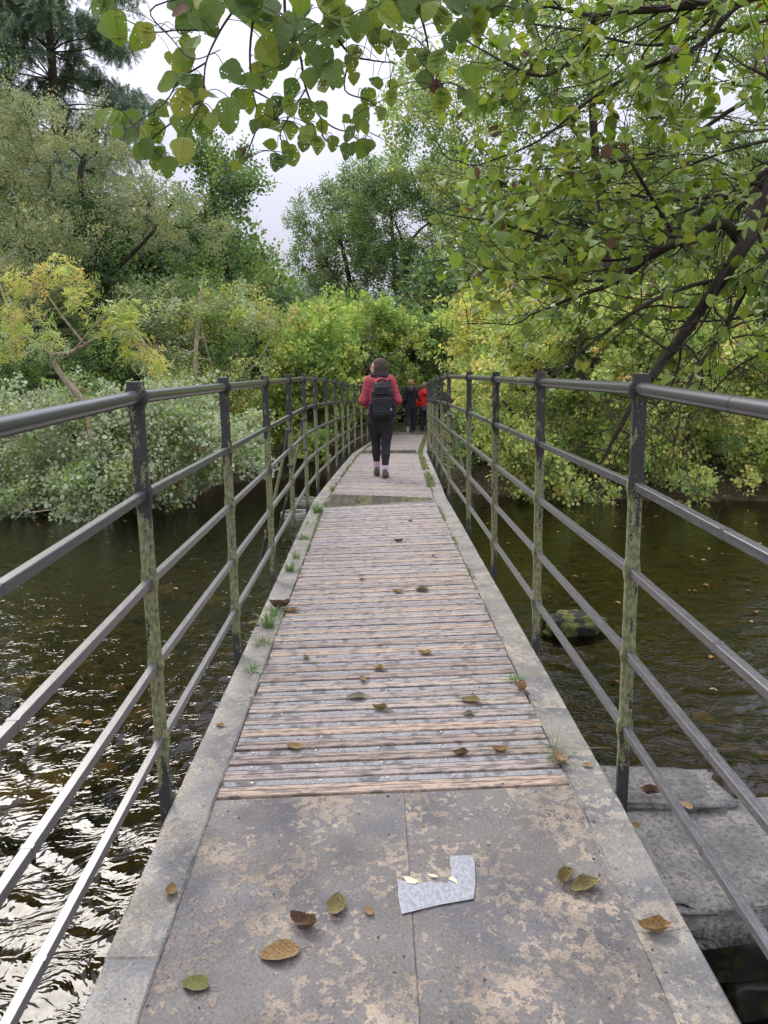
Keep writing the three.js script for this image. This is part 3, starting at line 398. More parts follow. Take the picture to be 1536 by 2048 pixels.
tree('dark_green_bush', 'deep green bush at the end of the bridge behind the two walkers in hoodies', { seed: 112, category: 'bush', trunk: [at(820, 870, 25), at(830, 760, 25), at(835, 690, 25)], r0: 0.08, r1: 0.03, clumps: cl(scatter(12, 34, [[740, 680], [800, 640], [880, 640], [980, 700], [990, 880], [740, 890]], 25.8, 28, 0.6, 1.0)), colors: C('green', 4, 'mid', 4, 'dark', 1, 'lime', 1), spray: SPRAY.maple, size: 0.85, twigs: 24, sprays: 6, gap: 0 });
tree('dark_alder_tree', 'dark alder with forked trunks behind the bright bush in the centre', { seed: 113, trunk: [at(812, 640, 37), at(795, 580, 37), at(787, 500, 37), at(782, 420, 37)], r0: 0.24, r1: 0.07, stems: [{ pts: [at(818, 640, 37), at(812, 560, 37), at(815, 500, 37), at(840, 460, 37), at(900, 420, 37)], r: 0.2 }, { pts: [at(815, 530, 37), at(800, 470, 37), at(770, 400, 37)], r: 0.1 }, { pts: [at(812, 545, 37), at(835, 520, 37), at(850, 490, 37)], r: 0.08 }], clumps: cl([...scatter(13, 40, [[700, 400], [740, 330], [800, 300], [900, 300], [960, 420], [930, 560], [860, 600], [760, 600], [700, 520]], 35.5, 39, 0.9, 1.7), [715, 360, 37, 0.9], [745, 330, 37, 0.9]]), colors: C('green', 4, 'dark', 3, 'olive', 2, 'mid', 2), spray: SPRAY.big, size: 0.9, twigs: 9, sprays: 6, bark: M.barkDark, gap: 0.2 });
tree('dark_alder_tree', 'rounded dark alder standing against the sky right of the sky gap', { seed: 114, trunk: [at(700, 640, 40), at(698, 560, 40), at(680, 480, 40), at(660, 420, 40)], r0: 0.2, r1: 0.06, stems: [{ pts: [at(698, 600, 40), at(650, 520, 40), at(620, 470, 40)], r: 0.09 }], clumps: cl([...scatter(14, 26, [[600, 450], [640, 400], [690, 390], [740, 420], [760, 560], [700, 620], [600, 590], [590, 520]], 39, 42, 0.8, 1.5), [625, 410, 40, 0.8], [655, 395, 40, 0.8], [605, 440, 40, 0.7], [600, 500, 40, 0.8]]), colors: C('grey', 3, 'green', 4, 'dark', 2, 'olive', 1), spray: SPRAY.big, size: 0.9, twigs: 10, sprays: 6, bark: M.barkDark, gap: 0.16 });
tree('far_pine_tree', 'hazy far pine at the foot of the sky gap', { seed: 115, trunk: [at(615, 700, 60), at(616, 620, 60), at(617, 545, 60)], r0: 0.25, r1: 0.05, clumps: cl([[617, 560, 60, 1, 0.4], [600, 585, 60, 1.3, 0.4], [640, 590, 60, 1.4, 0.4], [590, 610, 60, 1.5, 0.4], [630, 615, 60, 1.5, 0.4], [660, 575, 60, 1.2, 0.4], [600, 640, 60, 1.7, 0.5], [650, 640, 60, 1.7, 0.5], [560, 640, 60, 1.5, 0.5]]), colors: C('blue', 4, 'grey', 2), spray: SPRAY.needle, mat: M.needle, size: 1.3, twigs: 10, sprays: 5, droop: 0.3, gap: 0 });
// --- right bank
tree('hazel_bush', 'broad yellow-green hazel bush along the right bank', { seed: 121, category: 'bush', trunk: [at(1180, 960, 17.6), at(1170, 840, 17), at(1160, 740, 16.6)], r0: 0.1, r1: 0.03, stems: [{ pts: [at(1180, 940, 17.6), at(1320, 850, 16.4), at(1420, 760, 16)], r: 0.06 }, { pts: [at(1170, 950, 17.6), at(1020, 820, 16.8), at(960, 720, 16.8)], r: 0.06 }, { pts: [at(1400, 980, 17), at(1420, 860, 16.2), at(1460, 760, 16)], r: 0.06 }], clumps: cl([...scatter(21, 78, [[1000, 640], [1150, 580], [1350, 580], [1680, 600], [1680, 990], [1480, 985], [1300, 975], [1180, 960], [1080, 940], [1030, 900], [960, 860], [940, 740]], 15, 17.4, 0.5, 0.95), [1150, 960, 14.9, 0.4], [1220, 985, 14.6, 0.35], [1380, 960, 14.6, 0.45], [1480, 970, 14.6, 0.45], [1060, 950, 15.2, 0.35], [1300, 960, 14.7, 0.4]]), colors: [[0.52, 0.62, 0.14, 6], [0.36, 0.48, 0.10, 4], [0.66, 0.62, 0.16, 3], [0.7, 0.5, 0.15, 0.4], [0.24, 0.36, 0.08, 2]], spray: SPRAY.hazel, twigs: 30, sprays: 6, gap: 0.08 });
tree('golden_shrub', 'golden yellow shrub right of the two walkers in hoodies, above the right railing', { seed: 122, category: 'shrub', trunk: [at(930, 880, 19.4), at(935, 780, 19.2), at(940, 680, 19)], r0: 0.06, r1: 0.02, clumps: cl(scatter(22, 34, [[905, 640], [940, 590], [1020, 580], [1100, 620], [1090, 720], [1030, 800], [985, 840], [930, 740]], 18, 20, 0.45, 0.75)), colors: C('yellow', 5, 'lime', 3, 'gold', 1, 'olive', 2), spray: SPRAY.round, twigs: 26, sprays: 6, gap: 0.12, twigBark: M.barkPale });
tree('tall_beech_tree', 'tall airy green tree behind the right bank, reaching out of the top of the frame', { seed: 123, trunk: [at(1230, 760, 23), at(1215, 500, 23), at(1190, 300, 23), at(1180, 60, 23)], r0: 0.26, r1: 0.08, stems: [{ pts: [at(1215, 520, 23), at(1080, 400, 22.5), at(930, 350, 22.5)], r: 0.11 }, { pts: [at(1200, 380, 23), at(1330, 250, 22.5), at(1430, 120, 22.5)], r: 0.11 }, { pts: [at(1195, 320, 23), at(1100, 200, 22.5), at(1000, 120, 22.5)], r: 0.09 }], clumps: cl(scatter(23, 74, [[770, 270], [800, 190], [900, 110], [960, -60], [1680, -80], [1680, 620], [1000, 620], [900, 540], [870, 430], [790, 360]], 20.5, 25, 0.9, 1.6)), colors: C('mid', 5, 'olive', 3, 'lime', 1.5, 'green', 3, 'yellow', 0.4), spray: SPRAY.big, size: 0.85, twigs: 9, sprays: 6, gap: 0.2, bark: M.bark });
tree('bank_thicket', 'dark low thicket on the right bank beside the bridge', { seed: 124, category: 'bush', trunk: [at(960, 960, 20), at(970, 900, 20), at(980, 850, 20)], r0: 0.05, r1: 0.02, clumps: cl([...scatter(24, 22, [[880, 840], [1010, 830], [1060, 900], [1040, 985], [900, 975]], 17.6, 20, 0.4, 0.7)]), colors: C('green', 4, 'dark', 3, 'olive', 2, 'mid', 1), spray: SPRAY.round, twigs: 34, sprays: 6, gap: 0 });
console.log('sprays', stats.sprays, 'leaves', stats.leaves);
// --- the wood beyond, a mass in which no tree can be told apart
{
  const R = rng(77), inst = [], col = [], set = C('dark', 4, 'green', 4, 'mid', 1.5, 'olive', 1.5);
  const put = (x, y, z, s) => { const out = rv(R); out.y = Math.abs(out.y); qa.setFromUnitVectors(yAxis, out.normalize()); m4.compose(V(x, y, z), qa, V(s, s, s)); inst.push(...m4.elements); const c = pickColor(R, set), j = 0.8 + 0.4 * R(); col.push(c[0] * j, c[1] * j, c[2] * j); };
  const blob = (px, py, d, r, n) => { const c = at(px, py, d); for (let k = 0; k < n; k++) { const v = rv(R), q = r * Math.cbrt(R()); const y = c.y + v.y * q * 0.9; if (y > 0.2) put(c.x + v.x * q, y, c.z + v.z * q, 1.5 + R()); } };
  for (let k = 0; k < 46; k++) { const px = -500 + k * 32 + 20 * R(); if (px < 560) { blob(px, 690 + 60 * R(), 27 + 8 * R(), 2.6, 330); if (px < 440) blob(px, 520 + 80 * R(), 30 + 6 * R(), 2.8, 240); } }
  for (let k = 0; k < 40; k++) { const px = 560 + k * 34 + 20 * R(); blob(px, 720 + 60 * R(), 30 + 10 * R(), 2.8, 330); if (px > 900) { blob(px, 590 + 60 * R(), 30 + 6 * R(), 2.8, 300); if (px > 980) blob(px, 440 + 100 * R(), 32 + 6 * R(), 2.6, 170); } }
  const n = inst.length / 16, im = new THREE.InstancedMesh(SPRAY.big, M.leaf, n); im.instanceMatrix.array.set(inst); im.instanceColor = new THREE.InstancedBufferAttribute(new Float32Array(col), 3);
  im.name = 'woodland'; im.castShadow = im.receiveShadow = true; scene.add(im); tag(im, 'green mass of woodland behind the river banks', 'woodland', null, 'stuff'); console.log('wood', n);
}
// ---------------------------------------------------------------- near branches with leaves one can tell apart
const veinTex = tex(256, 256, (u, v) => {   // u across, v from stalk to tip
  const x = Math.abs(u - 0.5) * 2, t = v * 9 - x * 3.4, fr = Math.abs(t - Math.round(t)), side = 1 - smooth(0.0, 0.13, fr), mid = 1 - smooth(0.0, 0.035, x), mott = fbm(u * 7, v * 7, 4), sp = smooth(0.45, 0.6, n2(u * 26, v * 26));
  const c = mix3(mix3([214, 222, 190], [238, 244, 214], clamp(0.5 + mott)), [150, 158, 110], Math.max(side * 0.45, mid * 0.7)); return mix3(c, [190, 160, 96], sp * 0.35);
}, true, false);
const leafNear = (r, g, b, o = {}) => phys({ color: lin(r, g, b), map: veinTex, roughness: 0.93, transmission: 0.5, thickness: 0, side: THREE.DoubleSide, clearcoat: 0.1, clearcoatRoughness: 0.35, ...o });
M.nearLeaf = [leafNear(0.29, 0.41, 0.045), leafNear(0.23, 0.35, 0.04), leafNear(0.38, 0.50, 0.06), leafNear(0.16, 0.26, 0.035), leafNear(0.46, 0.48, 0.07)];
M.hangLeaf = [leafNear(0.23, 0.33, 0.035, { transmission: 0.42 }), leafNear(0.17, 0.26, 0.035, { transmission: 0.42 }), leafNear(0.27, 0.34, 0.04, { transmission: 0.42 }), leafNear(0.12, 0.2, 0.035, { transmission: 0.42 }), leafNear(0.32, 0.34, 0.05, { transmission: 0.42 })];
M.nearBrown = leafNear(0.16, 0.075, 0.035, { transmission: 0.2 });
// alder leaf: round, toothed, with a blunt tip; holes: eaten through
function leafOutline(R, round = 0.40) { const p = [], N = 30, ph = R() * 6.28; for (let k = 0; k <= N; k++) { const s = k / N, w = round * Math.pow(Math.sin(Math.PI * Math.pow(s, 0.82)), 0.62) * (1 + 0.12 * Math.sin(s * 8 + ph)), tooth = (k % 2 ? 0.018 : -0.012) + 0.018 * (R() - 0.5); p.push([Math.max(0.002, w + (k && k < N ? tooth : 0)), s]); } return p; }
function leafGeo(seed, holes = 0, curl = 0.25, twist = 0.3) {
  const R = rng(seed), a = leafOutline(R), b = leafOutline(R), pts = []; for (const [w, s] of a) pts.push(new THREE.Vector2(w, s)); for (const [w, s] of b.slice().reverse()) pts.push(new THREE.Vector2(-w, s));
  if (R() < 0.4) { const k = 4 + Math.floor(R() * 20); for (let j = 0; j < 4; j++) pts[k + j].x *= 0.7; }
  const sh = new THREE.Shape(pts), made = [];
  for (let h = 0, tr = 0; h < holes && tr < 200; tr++) { const s = 0.14 + 0.7 * R(), lim = 0.36 * Math.pow(Math.sin(Math.PI * Math.pow(s, 0.82)), 0.62), x = (R() * 2 - 1) * lim, r = 0.010 + 0.036 * R() * R(); if (made.some((m) => Math.hypot(m[0] - x, m[1] - s) < m[2] + r + 0.025)) continue; made.push([x, s, r]); h++; const hp = new THREE.Path(); for (let k = 0; k <= 6; k++) { const q = -k / 6 * 6.283, rr = r * (0.8 + 0.4 * R()); k ? hp.lineTo(x + Math.cos(q) * rr, s + Math.sin(q) * rr) : hp.moveTo(x + rr, s); } sh.holes.push(hp); }
  const g = new THREE.ShapeGeometry(sh), P = g.attributes.position, U = g.attributes.uv, k1 = (R() - 0.3) * curl * 1.8, k2 = 0.1 + 0.45 * R(), ph = R() * 6;
  for (let i = 0; i < P.count; i++) { const x = P.getX(i), y = P.getY(i); U.setXY(i, x + 0.5, y); P.setZ(i, Math.abs(x) * k2 - k1 * y * y * 0.8 + twist * x * (y - 0.4) + 0.02 * Math.sin(y * 18 + ph) * Math.abs(x) * 2); }
  g.computeVertexNormals(); return g;
}
// flat triangulation folds badly with few points, so the unholed leaf is built in strips
function stripLeaf(seed, curl = 0.3, round = 0.44, rows = 9) {
  const R = rng(seed), b = new MB(), k2 = 0.2 + 0.35 * R(), k1 = curl * (0.3 + 1.1 * R()), tw = (R() - 0.5) * 0.9, ph = R() * 6;
  for (let i = 0; i <= rows; i++) { const s = i / rows, w = Math.max(0.004, round * Math.pow(Math.sin(Math.PI * Math.pow(s, 0.78)), 0.85) * (i % 2 ? 1.06 : 0.94)); for (const x of [-w, 0, w]) { b.v(x, s, Math.abs(x) * k2 - k1 * s * s + tw * x * s + 0.03 * Math.sin(s * 15 + ph) * Math.abs(x), x + 0.5, s); } }
  for (let i = 0; i < rows; i++) for (let j = 0; j < 2; j++) { const a = i * 3 + j; b.q(a, a + 1, a + 4, a + 3); }
  return b.geo();
}
const HOLED = [1, 2, 3, 4, 5, 6, 7, 8].map((s) => leafGeo(s * 13, [0, 5, 9, 14, 22, 3, 11, 7][s - 1])), STRIP = [1, 2, 3, 4, 5].map((s) => stripLeaf(s * 7));
const basis = (yv, nv) => { const Y = yv.clone().normalize(), Z = nv.clone().addScaledVector(Y, -nv.dot(Y)).normalize(), X = V(0, 0, 0).crossVectors(Y, Z); return new THREE.Matrix4().makeBasis(X, Y, Z); };
// hanging alder branch close overhead
{
  const R = rng(41), D = 1.9, root = thing('hanging_alder_branch', 'leafy branch with insect-eaten round leaves hanging into the top of the view', 'branch', [1.1, 4.3, -1.7]), O = root.position.clone();
  const S = [[[560, -330, 1.85], [520, -150], [478, 0], [440, 62], [412, 125], [404, 200], [372, 262]], [[560, -300, 1.9], [530, -120], [512, 0], [500, 100], [505, 180], [516, 240], [500, 292], [489, 318]], [[600, -280, 2], [570, 30], [600, 110], [612, 178], [642, 236], [690, 262], [728, 238]], [[478, 0, 1.88], [420, -10], [300, 22], [342, 76], [388, 118], [440, 100]], [[640, -250, 1.95], [650, 20], [700, 108], [740, 120], [790, 126]], [[720, -250, 1.8], [830, 0], [852, 70], [862, 142], [872, 172]], [[412, 125, 1.9], [360, 160], [330, 205], [265, 250]], [[404, 200, 1.9], [350, 240], [300, 290], [330, 318]], [[612, 178, 2], [580, 230], [560, 270], [575, 300], [556, 318]], [[505, 180, 1.92], [540, 200], [548, 240]], [[720, -260, 1.8], [920, -20], [960, 30], [1000, 10], [1060, 30]], [[642, 236, 2], [650, 280], [690, 296]], [[690, 262, 2], [725, 285]], [[440, 62, 1.9], [360, 60], [300, 62], [235, 30]], [[700, 108, 2], [690, 180], [735, 200], [760, 220]]];
  const stems = [], lm = new MB();
  S.forEach((s) => { const d0 = s[0][2], pts = spline(s.map(([x, y], k) => at(x, y, d0 + 0.05 * Math.sin(k * 1.7 + x))), 5); stems.push(...pts.slice(2)); const n = pts.length, w = s[0][1] < -100 ? 0.0042 : 0.0024; const b = new MB(); b.tube(pts.map((p) => p.clone().sub(O)), pts.map((p, k) => mix(w, 0.0011, k / n)), 6); mesh('twig', b.geo(), M.barkDark, root); });
  const limb = spline([V(4.6, 4.6, -2.4), V(2.6, 4.6, -2.1), V(1.1, 4.45, -1.9), V(0.3, 4.25, -1.85), V(-0.35, 3.95, -1.85)], 6); lm.tube(limb.map((p) => p.clone().sub(O)), limb.map((p, k) => mix(0.035, 0.006, k / limb.length)), 8);
  mesh('limb', lm.geo(), M.barkDark, root);
  const leaves = [[207, 15, 62, 200], [235, 55, 62, 95], [280, 75, 58, 150], [337, 115, 24, 100], [372, 50, 50, 10], [415, 48, 55, 60], [382, 92, 60, 110], [370, 132, 68, 120], [337, 165, 58, 190], [390, 172, 52, 80], [365, 207, 58, 120], [465, 145, 62, 40], [505, 165, 42, 30], [492, 203, 48, 60], [455, 228, 72, 85], [425, 243, 40, 100], [402, 226, 36, 150], [425, 192, 28, 0], [320, 226, 58, 130], [230, 241, 60, 190], [262, 240, 46, 170], [258, 272, 44, 200], [300, 272, 58, 110], [365, 247, 58, 70], [400, 258, 44, 60], [366, 297, 60, 90], [320, 318, 54, 110], [288, 302, 50, 150], [336, 332, 48, 90], [537, 105, 62, 60], [530, 147, 58, 80], [575, 75, 68, 90], [570, 112, 60, 110], [612, 62, 78, 90], [665, 62, 74, 100], [705, 62, 62, 85], [742, 45, 58, 70], [757, 80, 48, 90], [750, 15, 44, 40], [645, 122, 62, 80], [667, 147, 62, 60], [620, 152, 48, 100], [650, 172, 42, 90], [582, 178, 44, 120], [556, 214, 44, 100], [527, 232, 48, 120], [545, 250, 44, 40], [580, 212, 40, 80], [612, 222, 46, 90], [642, 218, 36, 50], [578, 258, 44, 70], [612, 266, 40, 110], [606, 286, 36, 100], [632, 290, 40, 85], [645, 254, 30, 60], [665, 286, 34, 90], [692, 302, 36, 95], [725, 296, 42, 100], [698, 268, 34, 130], [724, 230, 40, 40], [695, 242, 24, 0], [728, 254, 30, 60], [761, 225, 34, 80], [738, 195, 40, 40], [752, 168, 36, 60], [708, 155, 30, 100], [711, 107, 36, 60], [703, 128, 36, 120], [540, 289, 30, 190], [570, 291, 24, 120], [583, 312, 46, 80], [552, 325, 38, 95], [486, 320, 20, 100], [472, 332, 26, 110], [510, 252, 30, 100], [955, 42, 60, 85], [886, 42, 48, 100], [923, 62, 48, 100], [876, 125, 58, 90], [929, 152, 46, 60], [833, 118, 58, 100], [880, 202, 54, 95], [940, 200, 38, 70], [800, 92, 38, 80], [779, 76, 38, 100], [820, 35, 32, 60], [990, 16, 34, 70], [1028, 12, 34, 70], [1058, 36, 38, 90], [853, 12, 50, 80], [783, 196, 32, 100], [786, 172, 30, 60], [900, 85, 40, 70], [850, 160, 44, 100]];
  for (let k = 0; k < 52; k++) { const x = mix(350, 1010, R()); leaves.push([x, mix(-25, 55, R()) - Math.abs(x - 650) * 0.06, 45 + 25 * R(), 30 + 120 * R()]); }
  for (const q of leaves.slice(0, 92)) if (R() < 0.75) leaves.push([q[0] + (R() - 0.5) * 46, q[1] - 12 * R(), q[2] * (0.5 + 0.45 * R()), 40 + 110 * R()]);
  leaves.push([482, 302, 24, 250, 'b'], [873, 175, 34, 60, 'b'], [360, 20, 40, 180, 'b']);
  for (const [px, py, L, ang, br] of leaves) {
    const d = D + (R() - 0.5) * 0.3 + (px > 780 ? -0.12 : 0), c = at(px, py, d), len = L * d / F * 0.92, a = (ang + (R() - 0.5) * 24) * Math.PI / 180;
    const dir = camRight.clone().multiplyScalar(Math.cos(a)).addScaledVector(camUp, -Math.sin(a)).addScaledVector(fwd, (R() - 0.5) * 0.8).normalize(), nrm = fwd.clone().multiplyScalar(-1).addScaledVector(camRight, (R() - 0.5) * 1.1).addScaledVector(camUp, (R() - 0.3) * 0.9);
    const o = mesh('leaf', L > 30 ? HOLED[Math.floor(R() * 8)] : STRIP[Math.floor(R() * 5)], br ? M.nearBrown : M.hangLeaf[Math.floor(R() * 4.6)], root), start = c.clone().addScaledVector(dir, -len * 0.5);
    o.position.copy(start).sub(O); o.quaternion.setFromRotationMatrix(basis(dir, nrm)); o.scale.setScalar(len);
    let best = stems[0], bd = 9; for (const s of stems) { const q = s.distanceTo(start); if (q < bd) { bd = q; best = s; } }
    const b = new MB(); const pp = spline([best.clone(), best.clone().lerp(start, 0.5).add(V(0, 0.012, 0)), start.clone(), start.clone().addScaledVector(dir, len * 0.06)], 3).map((p) => p.sub(O)); b.tube(pp, 0.0009, 4); mesh('petiole', b.geo(), M.barkDark, root);
  }
}
// overhanging tree at the right, its trunk outside the view
{
  const R = rng(52), base = V(5.6, 0.1, -2.6), root = thing('overhanging_tree', 'near tree reaching in from the right with dark mossy boughs and broad green leaves', 'tree', [base.x, base.y, base.z]);
  const trunk = spline([base.clone(), V(5.3, 2.2, -2.9), V(4.6, 4.2, -3.6), V(4.3, 6.5, -4.2), V(4.2, 9, -4.6)], 6), tb = new MB(), rel = (p) => p.clone().sub(base);
  tb.tube(trunk.map(rel), trunk.map((p, k) => mix(0.2, 0.07, k / trunk.length)), 12); mesh('trunk', tb.geo(), M.barkDark, root);
  const limbs = [
    [[[1990, 60, 3.9], [1700, 180], [1560, 330], [1512, 420], [1488, 490], [1432, 575], [1380, 650], [1312, 742], [1270, 800], [1230, 872]], 0.062, 0.012, 4],
    [[[1488, 490, 4], [1440, 447], [1390, 470], [1310, 508], [1235, 562], [1150, 594], [1060, 630]], 0.03, 0.005, 4],
    [[[1720, 250, 4.2], [1536, 345], [1480, 378], [1400, 420], [1345, 468], [1300, 505]], 0.028, 0.008, 4.2],
    [[[1345, 468, 4.2], [1305, 400], [1268, 335], [1245, 300]], 0.014, 0.004, 4.1],
    [[[1440, 560, 4], [1370, 575], [1290, 610], [1210, 665], [1135, 726]], 0.014, 0.005, 3.9],
    [[[1135, 726, 3.9], [1180, 765], [1225, 830]], 0.006, 0.003, 3.9],
    [[[1700, 420, 4], [1530, 515], [1485, 590], [1445, 668], [1395, 735], [1370, 790]], 0.02, 0.005, 3.9],
    [[[1330, 720, 4], [1370, 690], [1405, 745], [1385, 800]], 0.009, 0.003, 4],
    [[[1900, -120, 4], [1500, -6], [1400, 10], [1290, 20], [1180, 30]], 0.03, 0.012, 4.1],
    [[[1190, 30, 4.1], [1168, 92], [1118, 138], [1066, 150], [1000, 120], [930, 80]], 0.016, 0.004, 4.1],
    [[[1900, -100, 4.4], [1480, 10], [1400, 90], [1280, 140], [1180, 200], [1080, 280], [960, 330]], 0.018, 0.004, 4.3],
    [[[1900, 80, 4.6], [1536, 180], [1470, 215], [1350, 290], [1200, 330], [1050, 340]], 0.018, 0.004, 4.5],
    [[[1900, 200, 3.6], [1560, 275], [1460, 300], [1380, 330]], 0.012, 0.004, 3.6],
    [[[1312, 508, 4], [1200, 520], [1080, 470], [960, 440], [900, 430]], 0.01, 0.003, 4.1],
    [[[1235, 562, 4], [1130, 560], [1000, 540], [900, 520]], 0.008, 0.003, 4.1],
    [[[1900, 300, 5], [1500, 380], [1350, 400], [1180, 380], [1020, 400], [920, 410]], 0.014, 0.004, 4.9],
    [[[1900, -50, 5], [1450, 60], [1300, 90], [1150, 60], [1000, 40]], 0.014, 0.004, 4.9],
    [[[1900, 500, 4.6], [1540, 620], [1450, 640], [1330, 640], [1200, 610]], 0.012, 0.003, 4.5],
    [[[1800, 600, 4.4], [1540, 700], [1480, 730], [1420, 790], [1380, 880]], 0.01, 0.003, 4.4],
  ];
  const leaves = [], twigMB = new MB();
  const leafAt = (p, dir) => { const v = p.clone().sub(V(0, EYE, 0)), z = v.dot(fwd), sx = 768 + v.dot(camRight) / z * F, sy = 1024 - v.dot(camUp) / z * F; if (sy > 790 || sy > 640 && R() < 0.75 || sx > 1130 && sy > 380 && R() < 0.3 || sx < 880 || sx < 930 && R() < 0.6 || sx < 960 && sy > 600) return; leaves.push([p.clone(), dir.clone()]); };
  function twig(p, dir, L, r, lvl) {
    const n = Math.max(3, Math.round(L / 0.07)), pts = [p.clone()], d = dir.clone(); let q = p.clone();
    for (let k = 0; k < n; k++) { d.add(rv(R).multiplyScalar(0.34)).add(V(0, -0.03, 0)).normalize(); q = q.clone().addScaledVector(d, L / n); pts.push(q); if (lvl < 2 && k > 0 && R() < 0.30) { const e = d.clone().add(rv(R).multiplyScalar(0.95)).normalize(); twig(q, e, L * (0.3 + 0.35 * R()), r * 0.55, lvl + 1); } if ((lvl >= 1 || k > n * 0.5) && R() < 0.42) { const e = d.clone().multiplyScalar(0.5).add(rv(R)).add(V(0, -0.35, 0)).normalize(); leafAt(q, e); } }
    twigMB.tube(pts.map(rel), pts.map((_, k) => mix(r, 0.0012, k / n)), lvl ? 4 : 5);
    leafAt(q, d); if (R() < 0.6) leafAt(q, d.clone().add(rv(R).multiplyScalar(0.8)).normalize());
  }
  for (const [pix, r0, r1, d] of limbs) {
    const pts = spline(pix.map(([x, y, dd], k) => at(x, y, (dd && k === 0 ? dd : d) + 0.12 * Math.sin(k * 2.1 + x * 0.01))), 6), n = pts.length, b = new MB();
    const rr = pts.map((p, k) => mix(r0, r1, k / n) * (1 + 0.18 * n2(k * 0.9, r0 * 100)));
    b.tube(pts.map(rel), rr, r0 > 0.02 ? 10 : 7); mesh('bough', b.geo(), M.barkDark, root);
    for (let k = 3; k < n; k++) { if (R() < (r0 > 0.05 ? 0.4 : 0.62)) { const t = pts[Math.min(n - 1, k + 1)].clone().sub(pts[k - 1]).normalize(), e = t.multiplyScalar(0.6).add(rv(R).multiplyScalar(0.9)).add(V(-0.25, 0, 0)).normalize(); twig(pts[k], e, 0.3 + 0.5 * R(), Math.max(0.0022, rr[k] * 0.32), 0); } }
    twig(pts[n - 1], pts[n - 1].clone().sub(pts[n - 3]).normalize(), 0.45, r1, 0);
  }
  tag(mesh('twigs', twigMB.geo(), M.barkDark, root), null, null, null, 'stuff');
  const all = leaves.map(([p, dir]) => { const nrm = rv(R).multiplyScalar(0.55).add(V(0, 0.75, 0.35)), len = 0.048 + 0.03 * R(), dcam = p.distanceTo(V(0, EYE, 0)), m = basis(dir, nrm).scale(V(len, len, len)); m.setPosition(p.x - base.x, p.y - base.y, p.z - base.z); const v = p.clone().sub(V(0, EYE, 0)), z = v.dot(fwd), sx = v.dot(camRight) / z * F, sy = v.dot(camUp) / z * F; return { m, score: (Math.abs(sx) < 768 && Math.abs(sy) < 1024 ? 1 : 0) * len / dcam }; }).sort((a, b) => b.score - a.score);
  const mats = M.nearLeaf, pickM = () => { const q = R(); return q < 0.3 ? mats[0] : q < 0.5 ? mats[1] : q < 0.8 ? mats[2] : q < 0.87 ? mats[3] : q < 0.97 ? mats[4] : M.nearBrown; };
  for (const l of all.slice(0, 300)) { const o = mesh('leaf', STRIP[Math.floor(R() * 5)], pickM(), root); l.m.decompose(o.position, o.quaternion, o.scale); }
  const rest = all.slice(300), im = new THREE.InstancedMesh(STRIP[1], phys({ map: veinTex, roughness: 0.93, transmission: 0.5, thickness: 0, side: THREE.DoubleSide, clearcoat: 0.1, clearcoatRoughness: 0.35 }), rest.length); const colr = new THREE.Color();
  rest.forEach((l, k) => { im.setMatrixAt(k, l.m); const c = pickM().color; im.setColorAt(k, colr.copy(c).multiplyScalar(0.85 + 0.3 * R())); });
  im.name = 'leaves'; im.userData.kind = 'stuff'; im.castShadow = im.receiveShadow = true; root.add(im); console.log('near leaves', all.length);
}
// ---------------------------------------------------------------- people
// surface nets over a signed distance field
function meshField(f, lo, hi, h) {
  const nx = Math.ceil((hi[0] - lo[0]) / h) + 1, ny = Math.ceil((hi[1] - lo[1]) / h) + 1, nz = Math.ceil((hi[2] - lo[2]) / h) + 1, g = new Float32Array(nx * ny * nz), id = (i, j, k) => (k * ny + j) * nx + i;
  for (let k = 0; k < nz; k++) for (let j = 0; j < ny; j++) for (let i = 0; i < nx; i++) g[id(i, j, k)] = f(lo[0] + i * h, lo[1] + j * h, lo[2] + k * h);
  const b = new MB(), cell = new Int32Array(nx * ny * nz).fill(-1);
  for (let k = 0; k < nz - 1; k++) for (let j = 0; j < ny - 1; j++) for (let i = 0; i < nx - 1; i++) {
    let x = 0, y = 0, z = 0, c = 0; const at8 = (a, e, q) => g[id(i + a, j + e, k + q)];
    const E = (a, e) => { const va = at8(...a), vb = at8(...e); if ((va < 0) !== (vb < 0)) { const t = va / (va - vb); x += mix(a[0], e[0], t); y += mix(a[1], e[1], t); z += mix(a[2], e[2], t); c++; } };
    for (let q = 0; q < 2; q++) for (let e = 0; e < 2; e++) { E([0, q, e], [1, q, e]); E([q, 0, e], [q, 1, e]); E([q, e, 0], [q, e, 1]); }
    if (c) cell[id(i, j, k)] = b.v(lo[0] + (i + x / c) * h, lo[1] + (j + y / c) * h, lo[2] + (k + z / c) * h);
  }
  const quad = (a, c, d, e, flip) => { if (a < 0 || c < 0 || d < 0 || e < 0) return; flip ? b.q(a, e, d, c) : b.q(a, c, d, e); };
  for (let k = 1; k < nz - 1; k++) for (let j = 1; j < ny - 1; j++) for (let i = 1; i < nx - 1; i++) {
    const s = g[id(i, j, k)] < 0;
    if (s !== g[id(i + 1, j, k)] < 0) quad(cell[id(i, j - 1, k - 1)], cell[id(i, j, k - 1)], cell[id(i, j, k)], cell[id(i, j - 1, k)], !s);
    if (s !== g[id(i, j + 1, k)] < 0) quad(cell[id(i - 1, j, k - 1)], cell[id(i - 1, j, k)], cell[id(i, j, k)], cell[id(i, j, k - 1)], !s);
    if (s !== g[id(i, j, k + 1)] < 0) quad(cell[id(i - 1, j - 1, k)], cell[id(i, j - 1, k)], cell[id(i, j, k)], cell[id(i - 1, j, k)], !s);
  }
  for (let i = 0; i < b.count; i++) { b.u[i * 2] = b.p[i * 3] * 3 + b.p[i * 3 + 2] * 2; b.u[i * 2 + 1] = b.p[i * 3 + 1] * 3; }
  return b.geo();
}
const smin = (a, b, k) => { const h = clamp(0.5 + 0.5 * (b - a) / k); return mix(b, a, h) - k * h * (1 - h); };
